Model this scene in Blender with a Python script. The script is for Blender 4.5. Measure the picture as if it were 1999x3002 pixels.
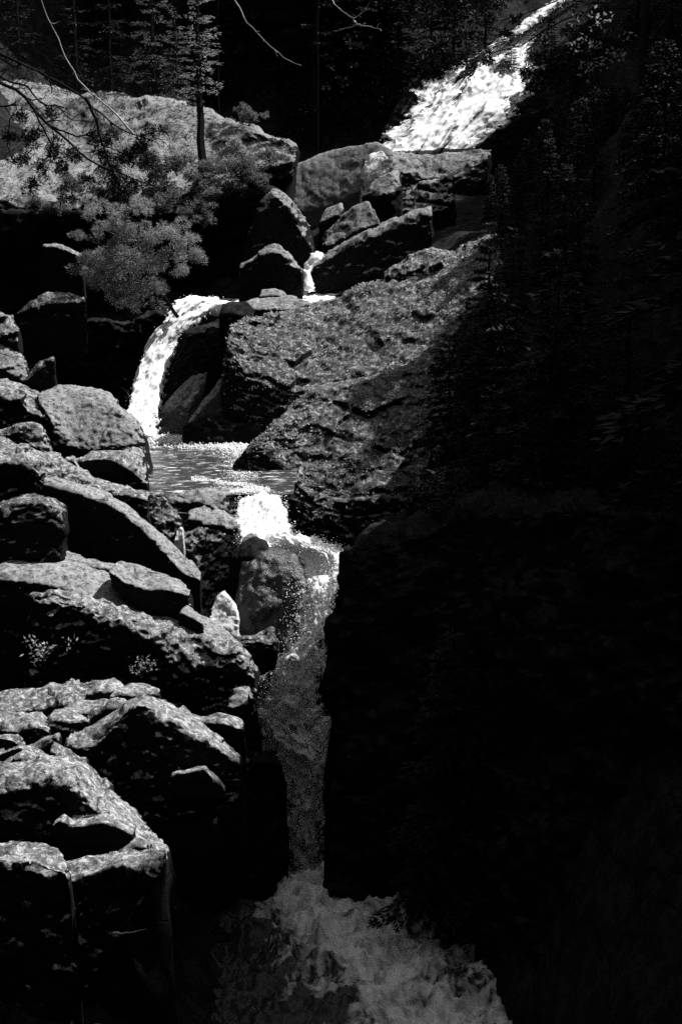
import bpy, math, random
import numpy as np

# ------------------------------------------------------------------ camera, sky, sun, exposure
for o in list(bpy.data.objects): bpy.data.objects.remove(o)
SC = bpy.context.scene
COL = SC.collection
PW, PH, F, CX, CY = 1999.0, 3002.0, 4124.0, 999.5, 1501.0
PITCH = math.radians(12.3)
cam_d = bpy.data.cameras.new('camera'); cam = bpy.data.objects.new('camera', cam_d); COL.objects.link(cam)
cam_d.sensor_fit = 'HORIZONTAL'; cam_d.sensor_width = 36.0; cam_d.lens = 36.0 * F / PW
cam_d.clip_start = 0.1; cam_d.clip_end = 1000
cam.location = (0, 0, 0); cam.rotation_euler = (math.pi/2 - PITCH, 0, 0)
SC.camera = cam

SUN_EL, SUN_AZ = math.radians(52), math.radians(60)      # azimuth from forward (+Y) towards the right (+X)
sdir = np.array([math.cos(SUN_EL)*math.sin(SUN_AZ), math.cos(SUN_EL)*math.cos(SUN_AZ), math.sin(SUN_EL)])
sun_d = bpy.data.lights.new('sun', 'SUN'); sun_d.energy = 5.0; sun_d.angle = math.radians(0.5); sun_d.color = (1, 1, 1)
sun = bpy.data.objects.new('sun', sun_d); COL.objects.link(sun)
from mathutils import Vector
sun.rotation_euler = Vector(sdir).to_track_quat('Z', 'Y').to_euler(); sun.location = (20, 20, 40)

world = bpy.data.worlds.new('World'); SC.world = world; world.use_nodes = True
wn, wl = world.node_tree.nodes, world.node_tree.links
wn.clear()
sky = wn.new('ShaderNodeTexSky'); sky.sky_type = 'NISHITA'; sky.sun_disc = False
sky.sun_elevation = SUN_EL; sky.sun_rotation = SUN_AZ
sky.altitude = 600; sky.air_density = 1.0; sky.dust_density = 0.6
# black-and-white film behind a deep filter: one channel of the sky, as grey
sep = wn.new('ShaderNodeSeparateColor'); bg = wn.new('ShaderNodeBackground'); wo = wn.new('ShaderNodeOutputWorld')
bg.inputs['Strength'].default_value = 0.15
wl.new(sky.outputs[0], sep.inputs[0]); wl.new(sep.outputs['Green'], bg.inputs['Color']); wl.new(bg.outputs[0], wo.inputs[0])
SC.view_settings.view_transform = 'Standard'; SC.view_settings.look = 'None'
SC.view_settings.exposure = 0.8; SC.view_settings.gamma = 1.0; SC.view_settings.use_curve_mapping = False
SC.cycles.use_denoising = False
SC.cycles.max_bounces = 4; SC.cycles.diffuse_bounces = 2; SC.cycles.glossy_bounces = 2; SC.cycles.transmission_bounces = 3
SC.cycles.transparent_max_bounces = 14; SC.cycles.caustics_reflective = False; SC.cycles.caustics_refractive = False

RNG = np.random.default_rng(7)
random.seed(7)

# ------------------------------------------------------------------ pixels -> rays
cp, sp = math.cos(PITCH), math.sin(PITCH)
def ray(px, py):
    """(kx, kz): X = kx*D and Z = kz*D at forward distance D"""
    a = (np.asarray(px, float) - CX)/F; b = -(np.asarray(py, float) - CY)/F
    dy = cp + b*sp; dz = -sp + b*cp
    return a/dy, dz/dy
def at(px, py, D):
    kx, kz = ray(px, py); return np.array([kx*D, D, kz*D])

# ------------------------------------------------------------------ noise
def _h(ix, iy, iz, s):
    n = (ix*374761393 + iy*668265263 + iz*1274126177 + s*974634777) & 0xffffffff
    n = ((n ^ (n >> 13))*1274126177) & 0xffffffff
    n = ((n ^ (n >> 16))*2246822519) & 0xffffffff
    return ((n ^ (n >> 15)) & 0xffff)/32767.5 - 1.0
def vnoise(p, s=0):
    i = np.floor(p).astype(np.int64); f = p - i
    u = f*f*f*(f*(f*6 - 15) + 10)
    x, y, z = i[:, 0], i[:, 1], i[:, 2]
    r = 0
    for dx in (0, 1):
        wx = u[:, 0] if dx else 1 - u[:, 0]
        for dy in (0, 1):
            wy = u[:, 1] if dy else 1 - u[:, 1]
            for dz in (0, 1):
                wz = u[:, 2] if dz else 1 - u[:, 2]
                r = r + wx*wy*wz*_h(x + dx, y + dy, z + dz, s)
    return r
ROT = np.array([[0.0, 0.8, 0.6], [-0.8, 0.36, -0.48], [-0.6, -0.48, 0.64]])
def fbm(p, octv=4, s=0, gain=0.5, ridged=False):
    r = 0; a = 1; q = p.copy()
    for k in range(octv):
        n = vnoise(q, s + k)
        if ridged: n = 1 - 2*np.abs(n)
        r = r + a*n; a *= gain; q = q @ ROT.T*2.03 + 11.3
    return r

def facets(p, s=0):
    """broken rock: every cell of a jittered lattice is its own tilted plane, with steps between cells"""
    i = np.floor(p).astype(np.int64); best = np.full(len(p), 1e9); out = np.zeros(len(p))
    for dx in (-1, 0, 1):
        for dy in (-1, 0, 1):
            for dz in (-1, 0, 1):
                c = i + np.array([dx, dy, dz]); x, y, z = c[:, 0], c[:, 1], c[:, 2]
                q = c + 0.5 + 0.45*np.stack([_h(x, y, z, s), _h(x, y, z, s+1), _h(x, y, z, s+2)], 1)
                r = p - q; d = (r*r).sum(1); m = d < best
                t = 0.55*_h(x, y, z, s+3) + r[:, 0]*_h(x, y, z, s+4) + r[:, 1]*_h(x, y, z, s+5) + r[:, 2]*_h(x, y, z, s+6)
                best = np.where(m, d, best); out = np.where(m, t, out)
    return out

# ------------------------------------------------------------------ materials (all grey: black-and-white film)
def nodes_of(name):
    m = bpy.data.materials.new(name); m.use_nodes = True
    n, l = m.node_tree.nodes, m.node_tree.links; n.clear()
    out = n.new('ShaderNodeOutputMaterial'); b = n.new('ShaderNodeBsdfPrincipled')
    l.new(b.outputs[0], out.inputs['Surface'])
    return m, n, l, b, out
def noise(n, l, vec, scale, detail=6, rough=0.6, dist=0.0):
    t = n.new('ShaderNodeTexNoise'); t.inputs['Scale'].default_value = scale; t.inputs['Detail'].default_value = detail
    t.inputs['Roughness'].default_value = rough; t.inputs['Distortion'].default_value = dist
    l.new(vec, t.inputs['Vector']); return t.outputs['Fac']
def ramp(n, l, fac, stops):
    r = n.new('ShaderNodeValToRGB'); e = r.color_ramp.elements
    while len(e) < len(stops): e.new(0.5)
    for k, (p, v) in enumerate(stops):
        e[k].position = p; e[k].color = (v, v, v, 1)
    l.new(fac, r.inputs[0]); return r.outputs[0]
def math2(n, l, op, a, b):
    m = n.new('ShaderNodeMath'); m.operation = op
    for k, v in enumerate((a, b)):
        if isinstance(v, (int, float)): m.inputs[k].default_value = v
        else: l.new(v, m.inputs[k])
    return m.outputs[0]
def mix(n, l, f, a, b):
    m = n.new('ShaderNodeMix'); m.data_type = 'FLOAT'
    for k, v in ((0, f), (2, a), (3, b)):
        if isinstance(v, (int, float)): m.inputs[k].default_value = v
        else: l.new(v, m.inputs[k])
    return m.outputs[0]
def rock_mat(name, lo, hi, lichen=0.35, cover=0.5, speck=14.0, bump=0.6, rough=0.85, spec=0.05, bare=0.009, crack=0.9):  # bare: near-black tone of steep faces, shade put into the colour
    """grey granite: broad tone, grain, pale lichen crusts and dark moss patches"""
    m, n, l, b, out = nodes_of(name)
    pos = n.new('ShaderNodeNewGeometry').outputs['Position']
    broad = noise(n, l, pos, 0.9, 5, 0.6, 0.4)
    grain = noise(n, l, pos, speck, 8, 0.75)
    fine = noise(n, l, pos, speck*5, 4, 0.7)
    tone = math2(n, l, 'ADD', math2(n, l, 'MULTIPLY', broad, 0.45), math2(n, l, 'MULTIPLY', grain, 0.55))
    base = ramp(n, l, tone, [(0.36, lo), (0.62, hi)])
    crust = noise(n, l, pos, speck*0.8, 10, 0.78, 0.3)
    cm = ramp(n, l, crust, [(0.57 - 0.1*cover, 0.0), (0.62 - 0.1*cover, 1.0)])
    col = mix(n, l, math2(n, l, 'MULTIPLY', cm, 0.85), base, lichen)
    moss = noise(n, l, pos, speck*0.55, 10, 0.8, 0.3)
    mm = ramp(n, l, moss, [(0.445, 1.0), (0.49, 0.0)])
    col = mix(n, l, math2(n, l, 'MULTIPLY', mm, 0.8), col, 0.03)
    col = math2(n, l, 'MULTIPLY', col, ramp(n, l, fine, [(0.3, 0.7), (0.7, 1.2)]))
    if bare is not None:                                     # shade put into the colour: tops stay pale, steep faces go near black
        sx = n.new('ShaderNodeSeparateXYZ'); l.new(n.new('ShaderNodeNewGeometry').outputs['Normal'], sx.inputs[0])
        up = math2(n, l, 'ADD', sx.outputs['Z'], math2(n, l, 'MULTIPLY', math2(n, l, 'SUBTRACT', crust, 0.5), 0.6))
        lit_top = ramp(n, l, up, [(0.41, 0.0), (0.53, 1.0)])
        col = mix(n, l, lit_top, math2(n, l, 'MULTIPLY', ramp(n, l, grain, [(0.3, 0.5), (0.7, 1.5)]), bare), col)
    # joints: thin dark cracks, bent by noise
    vo = n.new('ShaderNodeTexVoronoi'); vo.feature = 'DISTANCE_TO_EDGE'; vo.inputs['Scale'].default_value = crack
    wv = n.new('ShaderNodeVectorMath'); wv.operation = 'MULTIPLY_ADD'; nt = n.new('ShaderNodeTexNoise'); nt.inputs['Scale'].default_value = 1.7; nt.inputs['Detail'].default_value = 6
    l.new(pos, nt.inputs['Vector']); l.new(nt.outputs['Color'], wv.inputs[0]); wv.inputs[1].default_value = (0.7, 0.7, 0.7)
    st = n.new('ShaderNodeVectorMath'); st.operation = 'MULTIPLY'; st.inputs[1].default_value = (0.45, 0.45, 1.6); l.new(pos, st.inputs[0])
    l.new(st.outputs[0], wv.inputs[2]); l.new(wv.outputs[0], vo.inputs['Vector'])
    ck = ramp(n, l, vo.outputs['Distance'], [(0.0, 0.0), (0.028, 1.0)])
    ck = math2(n, l, 'MAXIMUM', ck, ramp(n, l, noise(n, l, pos, 0.8, 3, 0.5), [(0.47, 1.0), (0.56, 0.0)]))
    col = math2(n, l, 'MULTIPLY', col, mix(n, l, ck, 0.25, 1.0))
    l.new(col, b.inputs['Base Color'])
    b.inputs['Roughness'].default_value = rough; b.inputs['Specular IOR Level'].default_value = spec
    crust = math2(n, l, 'ADD', crust, math2(n, l, 'MULTIPLY', ck, 1.2))
    h = math2(n, l, 'ADD', math2(n, l, 'ADD', grain, math2(n, l, 'MULTIPLY', fine, 0.35)), math2(n, l, 'MULTIPLY', crust, 0.7))
    bp = n.new('ShaderNodeBump'); bp.inputs['Strength'].default_value = bump; bp.inputs['Distance'].default_value = 0.04
    l.new(h, bp.inputs['Height']); l.new(bp.outputs[0], b.inputs['Normal'])
    return m
def plain_mat(name, v, rough=0.8, var=0.4, scale=6.0, spec=0.2, trans=0.0):
    m, n, l, b, out = nodes_of(name)
    pos = n.new('ShaderNodeNewGeometry').outputs['Position']
    t = noise(n, l, pos, scale, 5, 0.65)
    l.new(ramp(n, l, t, [(0.3, v*(1 - var)), (0.7, v*(1 + var))]), b.inputs['Base Color'])
    b.inputs['Roughness'].default_value = rough; b.inputs['Specular IOR Level'].default_value = spec
    if trans:
        tr = n.new('ShaderNodeBsdfTranslucent'); tr.inputs[0].default_value = (v*1.6,)*3 + (1,)
        mx = n.new('ShaderNodeMixShader'); mx.inputs[0].default_value = trans
        l.new(b.outputs[0], mx.inputs[1]); l.new(tr.outputs[0], mx.inputs[2]); l.new(mx.outputs[0], out.inputs['Surface'])
    return m
def water_mat(name, amount, su, sv, dark=0.03, white=0.93, bump=0.7, ps=7.0, soft=0.065, fray=0.0, foam=False, det=5, swirl=0.6, pw=0.25):
    """broken white water: foam streaks drawn out along the flow (uv v), dark clear water between"""
    m, n, l, b, out = nodes_of(name)
    uv = n.new('ShaderNodeUVMap'); uv.uv_map = 'UVMap'
    mp = n.new('ShaderNodeMapping'); mp.inputs['Scale'].default_value = (su, sv, 1); l.new(uv.outputs[0], mp.inputs[0])
    pos = n.new('ShaderNodeNewGeometry').outputs['Position']
    a = noise(n, l, mp.outputs[0], 1.0, det, 0.55, swirl)
    c = noise(n, l, pos, ps, 9, 0.7, 0.5)
    t = math2(n, l, 'ADD', math2(n, l, 'MULTIPLY', a, 1 - pw), math2(n, l, 'MULTIPLY', c, pw))
    if foam:                                                  # how much foam lies here, painted per vertex on the pool mesh
        at_ = n.new('ShaderNodeAttribute'); at_.attribute_name = 'foam'
        t = math2(n, l, 'ADD', t, math2(n, l, 'MULTIPLY', math2(n, l, 'SUBTRACT', at_.outputs['Fac'], 0.75), 0.30))
    th = 0.62 - 0.3*amount
    k = ramp(n, l, t, [(th - soft, 0.0), (th + soft, 1.0)])
    l.new(mix(n, l, k, dark, white), b.inputs['Base Color'])
    l.new(mix(n, l, k, 0.12, 0.7), b.inputs['Roughness'])
    b.inputs['IOR'].default_value = 1.33
    bp = n.new('ShaderNodeBump'); bp.inputs['Strength'].default_value = bump; bp.inputs['Distance'].default_value = 0.06
    l.new(t, bp.inputs['Height']); l.new(bp.outputs[0], b.inputs['Normal'])
    tr = n.new('ShaderNodeBsdfTranslucent'); l.new(mix(n, l, k, dark, white), tr.inputs[0])
    mx = n.new('ShaderNodeMixShader'); l.new(math2(n, l, 'MULTIPLY', k, 0.15), mx.inputs[0])
    l.new(b.outputs[0], mx.inputs[1]); l.new(tr.outputs[0], mx.inputs[2]); res = mx.outputs[0]
    if fray:                                                  # torn, see-through sides of the falling water
        ev = n.new('ShaderNodeUVMap'); ev.uv_map = 'Edge'; es = n.new('ShaderNodeSeparateXYZ'); l.new(ev.outputs[0], es.inputs[0])
        e = math2(n, l, 'SUBTRACT', 1.0, math2(n, l, 'ABSOLUTE', math2(n, l, 'SUBTRACT', math2(n, l, 'MULTIPLY', es.outputs[0], 2.0), 1.0), 0.0))
        a2 = noise(n, l, pos, 4.0, 5, 0.6, 0.8)
        av = math2(n, l, 'ADD', math2(n, l, 'MULTIPLY', e, 1.0/fray), math2(n, l, 'MULTIPLY', math2(n, l, 'SUBTRACT', a2, 0.62), 4.0))
        al = ramp(n, l, av, [(0.0, 0.0), (0.45, 1.0)])
        tp = n.new('ShaderNodeBsdfTransparent'); m2 = n.new('ShaderNodeMixShader'); l.new(al, m2.inputs[0]); l.new(tp.outputs[0], m2.inputs[1]); l.new(res, m2.inputs[2]); res = m2.outputs[0]
    l.new(res, out.inputs['Surface'])
    return m
M = {}
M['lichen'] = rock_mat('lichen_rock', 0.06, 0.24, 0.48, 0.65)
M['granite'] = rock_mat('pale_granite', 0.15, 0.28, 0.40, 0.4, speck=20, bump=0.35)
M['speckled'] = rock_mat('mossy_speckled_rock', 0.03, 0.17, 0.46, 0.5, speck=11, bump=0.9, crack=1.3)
M['wet'] = rock_mat('wet_shade_black_rock', 0.006, 0.014, 0.018, 0.1, speck=9, bump=0.5, rough=0.8, spec=0.03, bare=0.006)  # wet rock with deep shade put into its colour, black even when lit
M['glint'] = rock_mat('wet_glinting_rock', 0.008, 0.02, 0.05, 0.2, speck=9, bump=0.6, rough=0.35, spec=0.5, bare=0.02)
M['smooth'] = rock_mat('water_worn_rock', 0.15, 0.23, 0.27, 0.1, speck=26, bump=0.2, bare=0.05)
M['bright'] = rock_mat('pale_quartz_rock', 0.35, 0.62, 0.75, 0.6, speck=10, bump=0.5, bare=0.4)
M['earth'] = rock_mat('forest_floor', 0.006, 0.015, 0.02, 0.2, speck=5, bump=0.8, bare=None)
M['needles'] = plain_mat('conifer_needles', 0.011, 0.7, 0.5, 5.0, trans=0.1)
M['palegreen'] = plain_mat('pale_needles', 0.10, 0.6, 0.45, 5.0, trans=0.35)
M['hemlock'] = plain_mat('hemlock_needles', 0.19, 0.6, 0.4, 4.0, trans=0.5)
M['leaf'] = plain_mat('small_leaves', 0.26, 0.5, 0.6, 8.0, trans=0.3)
M['drygrass'] = plain_mat('dry_moss', 0.12, 0.8, 0.5, 6.0, trans=0.2)
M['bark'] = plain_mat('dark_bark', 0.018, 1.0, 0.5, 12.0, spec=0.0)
M['deadwood'] = plain_mat('bleached_wood', 0.30, 0.7, 0.3, 12.0)
M['fall'] = water_mat('white_water', 0.85, 11, 1.0, bump=0.4, fray=0.22)
M['chute'] = water_mat('shaded_white_water', 0.8, 8, 0.9, ps=5.0, soft=0.12, bump=0.5, fray=0.45, pw=0.4)
M['veil'] = water_mat('broken_white_water', 0.58, 5, 0.45, bump=0.4, fray=0.13)
M['torn'] = water_mat('torn_white_water', 0.85, 8, 0.9, ps=5.0, soft=0.12, bump=0.5, fray=0.9, pw=0.4)
M['gorge_water'] = water_mat('churned_water', 0.36, 2.6, 1.7, ps=4.5, soft=0.10, foam=True, det=9, swirl=2.2, pw=0.4, bump=0.9)
M['stream'] = water_mat('running_water', 0.5, 3, 2, ps=3)
M['pool'] = water_mat('pool_surface', 0.05, 3, 12, dark=0.035, bump=0.5)
M['foam'] = plain_mat('foam', 0.8, 0.7, 0.1, 9.0, trans=0.35)

# ------------------------------------------------------------------ mesh helpers
def link_mesh(name, V, faces, mat, parent=None, smooth=True, uv=None, local=True, edge=None, foam=None):
    """faces: (n,4) or (n,3) int array (or a list of such arrays)"""
    V = np.asarray(V, float)
    if not isinstance(faces, list): faces = [faces]
    faces = [np.asarray(f, np.int32) for f in faces if len(f)]
    me = bpy.data.meshes.new(name)
    loops = np.concatenate([f.ravel() for f in faces])
    tot = np.concatenate([np.full(len(f), f.shape[1], np.int32) for f in faces])
    start = np.concatenate([[0], np.cumsum(tot)[:-1]]).astype(np.int32)
    org = np.zeros(3)
    if local and parent is None:
        org = V.mean(0); org[2] = V[:, 2].min()
    elif parent is not None:
        org = np.array(parent.location)
    me.vertices.add(len(V)); me.vertices.foreach_set('co', (V - org).astype(np.float32).ravel())
    me.loops.add(len(loops)); me.loops.foreach_set('vertex_index', loops)
    me.polygons.add(len(tot)); me.polygons.foreach_set('loop_start', start); me.polygons.foreach_set('loop_total', tot)
    me.polygons.foreach_set('use_smooth', np.full(len(tot), smooth))
    if uv is not None:
        u = me.uv_layers.new(name='UVMap'); u.data.foreach_set('uv', np.asarray(uv, np.float32)[loops].ravel())
    if edge is not None:
        u = me.uv_layers.new(name='Edge'); u.data.foreach_set('uv', np.asarray(edge, np.float32)[loops].ravel())
    if foam is not None:
        a = me.attributes.new('foam', 'FLOAT', 'POINT'); a.data.foreach_set('value', np.asarray(foam, np.float32))
    me.update(calc_edges=True); me.validate()
    me.materials.append(M[mat])
    o = bpy.data.objects.new(name, me); COL.objects.link(o)
    o.location = org if parent is None else (0, 0, 0)
    if parent is not None: o.parent = parent
    return o
def tag(o, label, cat=None, group=None, kind=None):
    if label: o['label'] = label
    if cat: o['category'] = cat
    if group: o['group'] = group
    if kind: o['kind'] = kind
    return o
def empty(name, loc, label=None, cat=None, group=None):
    o = bpy.data.objects.new(name, None); COL.objects.link(o); o.location = [float(v) for v in loc]; o.empty_display_size = 0.3
    return tag(o, label, cat, group)
def resample(row, n):
    r = np.asarray(row, float); d = np.hypot(*np.diff(r[:, :2], axis=0).T); s = np.concatenate([[0], np.cumsum(d)]); s /= s[-1]
    t = np.linspace(0, 1, n)
    out = np.stack([np.interp(t, s, r[:, k]) for k in (0, 1)], 1)
    for _ in range(2):                                       # ease the corners of the traced line
        out[1:-1] = 0.25*out[:-2] + 0.5*out[1:-1] + 0.25*out[2:]
    return out
def grid_normals(P):
    du = np.gradient(P, axis=1); dv = np.gradient(P, axis=0)
    n = np.cross(du, dv); return n/(np.linalg.norm(n, axis=2, keepdims=True) + 1e-9)
def loft_points(rows, betas, D, ref, nu):
    """rows of pixels, bottom to top; betas[i] = slope in degrees of the surface from row i up to row i+1"""
    R = [resample(r, nu) for r in rows]; K = [ray(r[:, 0], r[:, 1]) for r in R]
    Ds = [None]*len(rows)
    if isinstance(D, str): Ds[ref] = float(D[2:])/K[ref][1]           # 'z=-10': the row lies on a level plane
    elif isinstance(D, (tuple, list)): Ds[ref] = np.interp(np.linspace(0, 1, nu), np.linspace(0, 1, len(D)), D)
    else: Ds[ref] = np.full(nu, float(D))
    for i in range(ref, len(rows) - 1):
        t = math.tan(math.radians(betas[i])); Ds[i+1] = Ds[i]*(t - K[i][1])/(t - K[i+1][1])
    for i in range(ref, 0, -1):
        t = math.tan(math.radians(betas[i-1])); Ds[i-1] = Ds[i]*(t - K[i][1])/(t - K[i-1][1])
    return [np.stack([k[0]*d, d, k[1]*d], 1) for k, d in zip(K, Ds)], R
def interp_rows(C, counts, rounding):
    """piecewise-linear across rows blended with Catmull-Rom (rounding 0..1); cyclic"""
    n = len(C); out = []
    for i in range(n):
        a, b = C[i], C[(i+1) % n]; p, q = C[i-1], C[(i+2) % n]
        for t in np.arange(counts[i])/counts[i]:
            lin = a*(1-t) + b*t
            cr = 0.5*((2*a) + (b - p)*t + (2*p - 5*a + 4*b - q)*t*t + (3*a - p - 3*b + q)*t**3)
            out.append(lin*(1 - rounding) + cr*rounding)
    return np.array(out)
ROCKS = {}; NARROW = 0.0
def rock(name, label, D, rows, betas, ref=1, thick=1.2, drop=0.8, amp=0.07, fine=0.03, scale=1.0, mat='lichen', rounding=0.35,
         strata=0.0, narrow=None, cat='rock', group=None, step=4.5, seed=0, key=None, parent=None, bulge=0.12, facet=0.05, fsize=1.0):
    nu = int(min(170, max(14, max(np.hypot(*np.diff(np.array(r, float), axis=0).T).sum() for r in rows)/step)))
    nw = NARROW if narrow is None else narrow
    if nw and len(rows) == 3:                                # a tighter lip: the lit top is a thin band
        lip, cr = resample(rows[1], 60), resample(rows[2], 60); rows = [rows[0], list(map(tuple, lip + nw*(cr - lip))), rows[2]]
    C, R = loft_points(rows, betas, D, ref, nu)
    top = C[-1]
    w = np.sin(np.linspace(0, math.pi, nu))[:, None]**0.5
    back1 = top + np.array([0.0, thick*0.55, -0.12*thick])*(0.4 + 0.6*w)
    back2 = back1.copy(); back2[:, 1] += 0.25*thick; back2[:, 2] = np.minimum(C[0][:, 2], back1[:, 2]) - drop
    foot = C[0].copy(); foot[:, 2] -= drop; foot[:, 1] += 0.1
    C = [foot] + C + [back1, back2]
    cnt = [4]
    for i in range(len(R) - 1):
        cnt.append(int(min(120, max(4, np.hypot(*(R[i+1] - R[i]).T).max()/step))))
    cnt += [6, 5, 4]
    P = interp_rows(C, cnt, rounding)                       # (nv, nu, 3) cyclic in v
    cen = P.mean(0)                                          # rounded ends
    def cap(j, sgn):
        ring = P[:, j]; c = cen[j]
        d = (cen[j] - cen[j - sgn*3]) if 0 <= j - sgn*3 < nu else np.zeros(3)
        size = np.linalg.norm(ring - c, axis=1).mean()
        d = d/(np.linalg.norm(d) + 1e-9)*size*bulge
        return [c + (ring - c)*s + d*k for s, k in ((0.93, 0.30), (0.78, 0.6), (0.55, 0.85), (0.25, 1.0))]
    pre = cap(0, -1)[::-1]; post = cap(nu - 1, 1)
    P = np.concatenate([np.stack(pre, 1), P, np.stack(post, 1)], 1)
    nv, nn = P.shape[:2]
    Pc = np.concatenate([P[-1:], P, P[:1]], 0)
    N = grid_normals(Pc)[1:-1]
    if np.mean(np.sum(N*(P - P.mean((0, 1))), axis=2)) < 0: N = -N; flip = True
    else: flip = False
    q = P.reshape(-1, 3); nrm = N.reshape(-1, 3); s = seed + len(ROCKS)*17
    d = amp*(0.75*fbm(q/(1.1*scale), 3, s) + 0.22*fbm(q/(0.55*scale) + 0.35*fbm(q/0.5, 2, s+40)[:, None], 3, s+5, ridged=True)) + fine*fbm(q/(0.16*scale), 3, s+9, 0.6)
    if facet:
        wq = q*np.array([0.8, 0.8, 1.25])/(0.55*scale*fsize) + 0.25*fbm(q/0.6, 2, s+60)[:, None]
        d = d + facet*facets(wq, s+70) + 0.35*facet*facets(wq*2.7 + 5.1, s+80)
    if strata:
        ax = np.array([0.16, -0.22, 0.96]); h = q @ ax/(0.33*scale) + 0.5*fbm(q/1.3, 2, s+20)
        fr = h - np.floor(h); d = d + strata*(np.minimum(fr*3.5, 1) - 1.2*(fr < 0.13))*(0.5 + 0.8*(vnoise(q/0.9, s+31) + 0.4))
    q = q + nrm*d[:, None]
    idx = np.arange(nv*nn).reshape(nv, nn); nxt = np.roll(idx, -1, 0)
    f = np.stack([idx[:, :-1], idx[:, 1:], nxt[:, 1:], nxt[:, :-1]], -1).reshape(-1, 4)
    V = np.concatenate([q, [q.reshape(nv, nn, 3)[:, 0].mean(0), q.reshape(nv, nn, 3)[:, -1].mean(0)]])
    a, b = len(q), len(q) + 1
    f3 = np.concatenate([np.stack([np.full(nv, a), idx[:, 0], nxt[:, 0]], 1), np.stack([np.full(nv, b), nxt[:, -1], idx[:, -1]], 1)])
    if flip: f = f[:, ::-1]; f3 = f3[:, ::-1]
    o = link_mesh(name, V, [f, f3], mat, parent)
    if label: tag(o, label, cat, group)
    ROCKS[key or label] = (o, V, f)
    return o
def sheet(name, label, D, rows, betas, ref, mat, amp=0.05, scale=0.3, step=4.5, thick=0.35, kind='structure', rounding=0.8, stretch=3.0, edge=0.12, single=False):
    """a body of running water: lofted front surface, closed behind"""
    nu = int(min(170, max(12, max(np.hypot(*np.diff(np.array(r, float), axis=0).T).sum() for r in rows)/step)))
    C, R = loft_points(rows, betas, D, ref, nu)
    w = np.sin(np.linspace(0, math.pi, nu))[:, None]**0.6
    C = [c + np.array([0, -0.12, 0.1])*w for c in C]
    cnt = [int(min(160, max(4, np.hypot(*(R[i+1] - R[i]).T).max()/step))) for i in range(len(R) - 1)]
    out = []
    for i in range(len(C) - 1):
        a, b = C[i], C[i+1]; p = C[i-1] if i else a; q = C[i+2] if i + 2 < len(C) else b
        for t in np.arange(cnt[i])/cnt[i]:
            lin = a*(1-t) + b*t
            cr = 0.5*((2*a) + (b - p)*t + (2*p - 5*a + 4*b - q)*t*t + (3*a - p - 3*b + q)*t**3)
            out.append(lin*(1 - rounding) + cr*rounding)
    out.append(C[-1]); P = np.array(out); nv = len(P)
    N = grid_normals(P)
    if N[..., 2].mean() < 0 or (abs(N[..., 2].mean()) < 0.3 and N[..., 1].mean() > 0): N = -N
    L = np.concatenate([[0], np.cumsum(np.linalg.norm(np.diff(P[:, nu//2], axis=0), axis=1))])
    W = np.linalg.norm(P[nv//2, 0] - P[nv//2, -1])
    U, Vv = np.meshgrid(np.linspace(0, 1, nu), L)
    uvw = np.stack([U*W/scale, Vv/scale/stretch, np.zeros_like(U)], -1).reshape(-1, 3)
    q = P.reshape(-1, 3)
    uvw = uvw @ ROT.T; uvw = uvw + 0.6*np.stack([fbm(uvw*0.7, 2, 31), fbm(uvw*0.7, 2, 33), fbm(uvw*0.7, 2, 35)], 1)
    d = amp*(fbm(uvw, 5, 3, 0.62) + 0.3*fbm(q/(scale*0.5), 3, 8, 0.6))
    # ragged sides
    du = (P[:, -1] - P[:, 0])/max(W, 1e-3); rag = fbm(q/0.35, 4, 12, 0.65)*edge*(np.abs(2*U - 1)**3).ravel()
    q = q + N.reshape(-1, 3)*d[:, None] + np.repeat(du, nu, 0)*rag[:, None]
    idx = np.arange(nv*nu).reshape(nv, nu)
    f = np.stack([idx[:-1, :-1], idx[:-1, 1:], idx[1:, 1:], idx[1:, :-1]], -1).reshape(-1, 4)
    bk = q - N.reshape(-1, 3)*thick*np.sin(np.linspace(0.05, math.pi - 0.05, nu))[None, :].repeat(nv, 0).reshape(-1, 1)
    m = nv*nu
    rim = np.concatenate([idx[0], idx[1:, -1], idx[-1, ::-1][1:], idx[::-1, 0][1:-1]])
    rn = np.roll(rim, -1)
    V = np.concatenate([q, bk]); F4 = np.concatenate([f, f[:, ::-1] + m, np.stack([rim, rim + m, rn + m, rn], 1)])
    uv = np.stack([U*W, Vv], -1).reshape(-1, 2); uv = np.concatenate([uv, uv])
    ed = np.stack([U, Vv], -1).reshape(-1, 2); ed = np.concatenate([ed, ed])
    if single: V, F4, uv, ed = q, f, uv[:m], ed[:m]
    o = link_mesh(name, V, F4, mat, None, True, uv, edge=ed)
    tag(o, label, None, None, kind)
    return o, q.reshape(nv, nu, 3), N
OCT = np.array([[1, 0, 0], [-1, 0, 0], [0, 1, 0], [0, -1, 0], [0, 0, 1], [0, 0, -1]], float)
OCF = np.array([[0, 2, 4], [2, 1, 4], [1, 3, 4], [3, 0, 4], [2, 0, 5], [1, 2, 5], [3, 1, 5], [0, 3, 5]])
def blobs(name, label, pts, size, mat='foam', parent=None, stretch=None):
    """thrown drops and clots of foam: many small irregular solids in one object"""
    n = len(pts); r = size*RNG.lognormal(0, 0.45, n)
    sc = r[:, None, None]*(1 + 0.5*RNG.uniform(-1, 1, (n, 6, 1)))
    V = OCT[None]*sc
    if stretch is not None: V = V*np.array(stretch)[None, None]
    V = V + pts[:, None]
    Fc = (OCF[None] + (np.arange(n)*6)[:, None, None]).reshape(-1, 3)
    o = link_mesh(name, V.reshape(-1, 3), Fc, mat, parent, True)
    return tag(o, label, None, None, 'stuff')
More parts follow.
